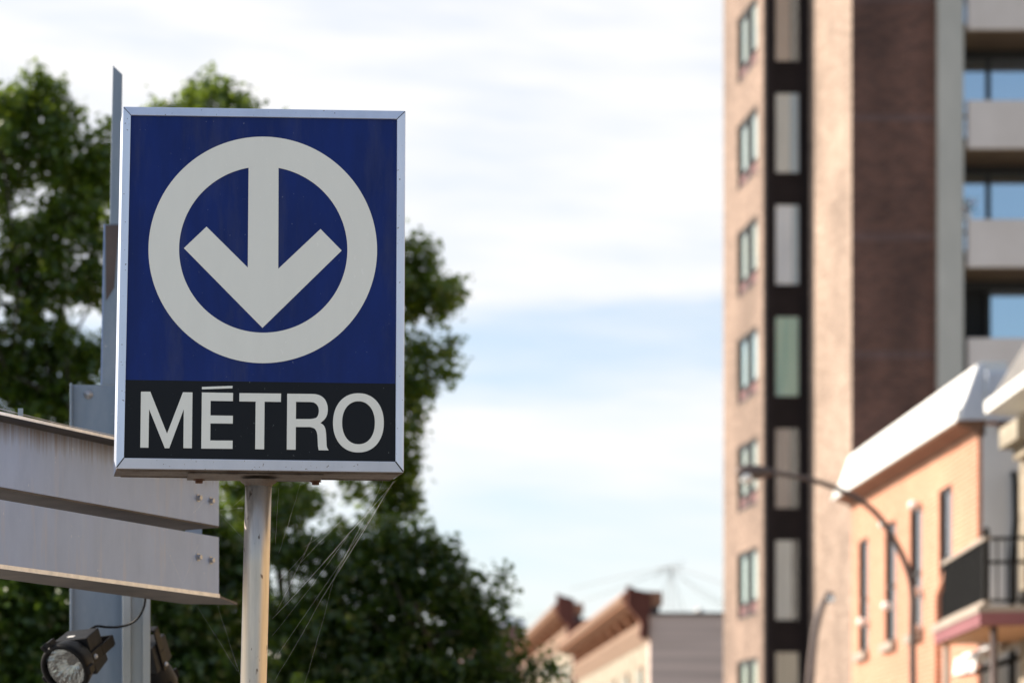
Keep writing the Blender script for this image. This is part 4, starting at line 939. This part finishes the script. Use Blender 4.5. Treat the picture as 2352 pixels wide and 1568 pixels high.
# ------------------------------------------------------------------ far houses down the street
def farhouse(name, label, xn, xf_, YN, ztop, zcap, wallm, capx, end_w, endm, vp=806.0):
    dirx = (vp - PX) / F
    X0 = (xn - PX) / F * YN; k0 = (xn - vp) / F * YN
    YE = YN * (xn - vp) / (xf_ - vp)
    fxx = lambda Y: X0 + dirx * (Y - YN)
    h = thing(name, label, 'house', (fxx(YN), YN, 0), 'old row houses down the street')
    def sweep(nm, pts, m__, Ya, Yb, par=h):
        k = MB(); n = len(pts); A_ = [Vector((fxx(Ya) + x, Ya, z)) for x, z in pts]; B_ = [Vector((fxx(Yb) + x, Yb, z)) for x, z in pts]
        for q in range(n): l = (q + 1) % n; k.face([A_[q], A_[l], B_[l], B_[q]])
        k.face(A_[::-1]); k.face(B_); o_ = obj(nm, k, m__, par); clean_normals(o_); return o_
    zc = ztop
    sweep('wall', [(0, 0), (0, zc - 1.2), (9, zc - 1.2), (9, 0)], wallm, YN, YE)
    c = sweep('cornice', [(-.78, zc - .36), (-.84, zc - .12), (-.78, zc), (-.2, zc + .02), (.4, zc), (.4, zc - .42), (-.3, zc - .50)], M_cornice, YN, YE)
    sweep('moulding', [(-.86, zc - .26), (-.90, zc - .18), (-.845, zc - .10), (-.81, zc - .30)], M_frieze, YN, YE, c)
    sweep('frieze', [(-.02, zc - 1.55), (-.10, zc - 1.35), (-.22, zc - 1.05), (-.20, zc - .90), (-.02, zc - .80), (.2, zc - .80), (.2, zc - 1.55)], M_frieze, YN + .02, YE - .02)
    sweep('eave_shadow_board', [(-.012, zc - .80), (-.012, zc - .42), (.3, zc - .42), (.3, zc - .80)], M_capdark, YN + .03, YE - .03)  # dark colour paints in the shadow gap under the cornice
    n = max(4, int((YE - YN) / 2.6))
    for q in range(n):
        Y = YN + .6 + q * (YE - YN - 1) / n; k = MB(); k.hexa([Vector((fxx(y_) + x, y_, z)) for z, x0 in ((zc - .95, -.22), (zc - .45, -.5)) for (x, y_) in ((x0, Y), (0, Y), (0, Y + .22), (x0, Y + .22))]); obj('bracket', k, M_cornice, c)
    # shaped end cap
    k = MB(); k.prism([Vector((fxx(YN) + x, YN - .22, z)) for x, z in ((-.74, zcap - .02), (-.60, zcap - .06), (-.45, zcap - .14), (-.3, zcap - .16), (.0, zcap - .26), (-.02, zcap - .75), (-.08, zc - 1.0), (-.14, zc - 1.5), (-.34, zc - 1.42), (-.30, zc - .95), (-.72, zc - .45))], (0, .20, 0)); o_ = obj('end_cap', k, M_capmaroon, c); clean_normals(o_)
    k = MB(); k.box((fxx(YN) + .0, YN - .02, 0), (fxx(YN) + end_w, YN + .3, zc - .72)); e = obj('end_wall', k, endm, h)
    k = MB(); k.box((fxx(YN) - .02, YN - .06, zc - .72), (fxx(YN) + end_w, YN + .34, zc - .64)); obj('roof_edge', k, M_capdark, e)
    for fl_, z in ((0, zc - 4.1), (1, zc - 7.2)):
        for q in range(int((YE - YN) / 4)):
            Y = YN + 1.6 + q * 4.; k = MB(); k.hexa([Vector((fxx(y_) + x, y_, z_)) for z_ in (z, z + 1.9) for (x, y_) in ((-.06, Y), (-.004, Y), (-.004, Y + 1.2), (-.06, Y + 1.2))]); wn = obj('window', k, M_frieze, h)
            k = MB(); k.face([(fxx(y_) - .066, y_, z_) for y_, z_ in ((Y + .12, z + .12), (Y + 1.08, z + .12), (Y + 1.08, z + 1.78), (Y + .12, z + 1.78))][::-1]); obj('pane', k, M_glass_side, wn)
    return fxx, YE
zA = at(0, 1358, 75).z
farhouse('stone_house', 'pale stone house with bracketed brown cornice and maroon end beside the tower', 1492, 1325, 75.0, zA, at(0, 1344, 75).z, M_farstone, 0, 9., M_siding)
zB = at(0, 1385, 100).z
farhouse('stone_house', 'farther house with orange cornice just above the tree leaves', 1318, 1205, 100.0, zB, at(0, 1362, 100).z, M_farstone, 0, 9., M_capmaroon)
k = MB(); a, b = at(1105, 1436, 135), at(1205, 1436, 135); k.box((a.x, 135, 0), (b.x, 144, a.z)); hC = thing('brick_house', 'dull pink brick house end half hidden by the tree', 'house', (a.x, 135, 0), 'old row houses down the street'); obj('wall', k, M_mauve, hC)
k = MB(); k.prism([Vector((a.x + (b.x - a.x) * u, 134.8, a.z + v)) for u, v in ((.0, 0.003), (1.02, .003), (1.02, .25), (.55, .5), (.45, .45), (.45, .15), (0, .15))], (0, 9.3, 0)); clean_normals(obj('roof', k, M_flash, hC))

# rooftop aerial with guy wires, and a white hood added as a glint
def aerial():
    Y = 84.0; p = at(1541, 1300, Y); b = at(1541, 1418, Y)
    t = thing('roof_aerial', 'thin rooftop aerial with crossbars and guy wires on the pale stone house', 'aerial', b)
    k = MB(); k.tube([b - Vector((0, 0, .4)), p], .014, 8); obj('mast', k, M_greymetal, t)
    k = MB(); q0, q1 = at(1508, 1317, Y), at(1566, 1298, Y); k.tube([q0, q1], .011, 6)
    for u in (.0, .14, .28, .42, .56, .7, .85, 1.0): c = q0.lerp(q1, u); k.tube([c - Vector((.05, .5, -.18)), c + Vector((.05, .5, -.18))], .008, 5)
    obj('crossbar', k, M_greymetal, t)
    k = MB()
    for (x, y, dY) in ((1560, 1412, -1), (1575, 1414, 2), (1520, 1414, 2), (1500, 1412, -1), (1680, 1395, 3)): k.tube([p - Vector((0, 0, .15)), at(x, y, Y + dY)], .010, 5)
    obj('guy_wire', k, M_greymetal, t)
    k = MB()
    for (x0, y0, Y0) in ((1310, 1352, 101), (1180, 1420, 128), (1690, 1352, 70), (1690, 1400, 70)):
        a_ = at(x0, y0, Y0); pts = []
        for s in range(13): u = s / 12; v = p.lerp(a_, u); v.z += .9 * (1 - u) * u * (-1 if y0 > 1390 else .2); pts.append(v)
        k.tube(pts, .014, 5)
    obj('cable', k, M_greymetal, t)
    c = at(1606, 1404, 75.2); v = thing('glint_hood', 'small white hood added as a bright glint on the mauve wall edge', 'glint_marker', c - Vector((0, 0, .25)))
    k = MB(); k.lathe([(.07, -.25), (.07, -.04), (.14, -.02), (.13, .06), (.06, .12), (.0001, .13)], Matrix.Translation(c), 14); obj('hood', k, M_whitemetal, v)  # added in place of a bright glint on the wall top
aerial()
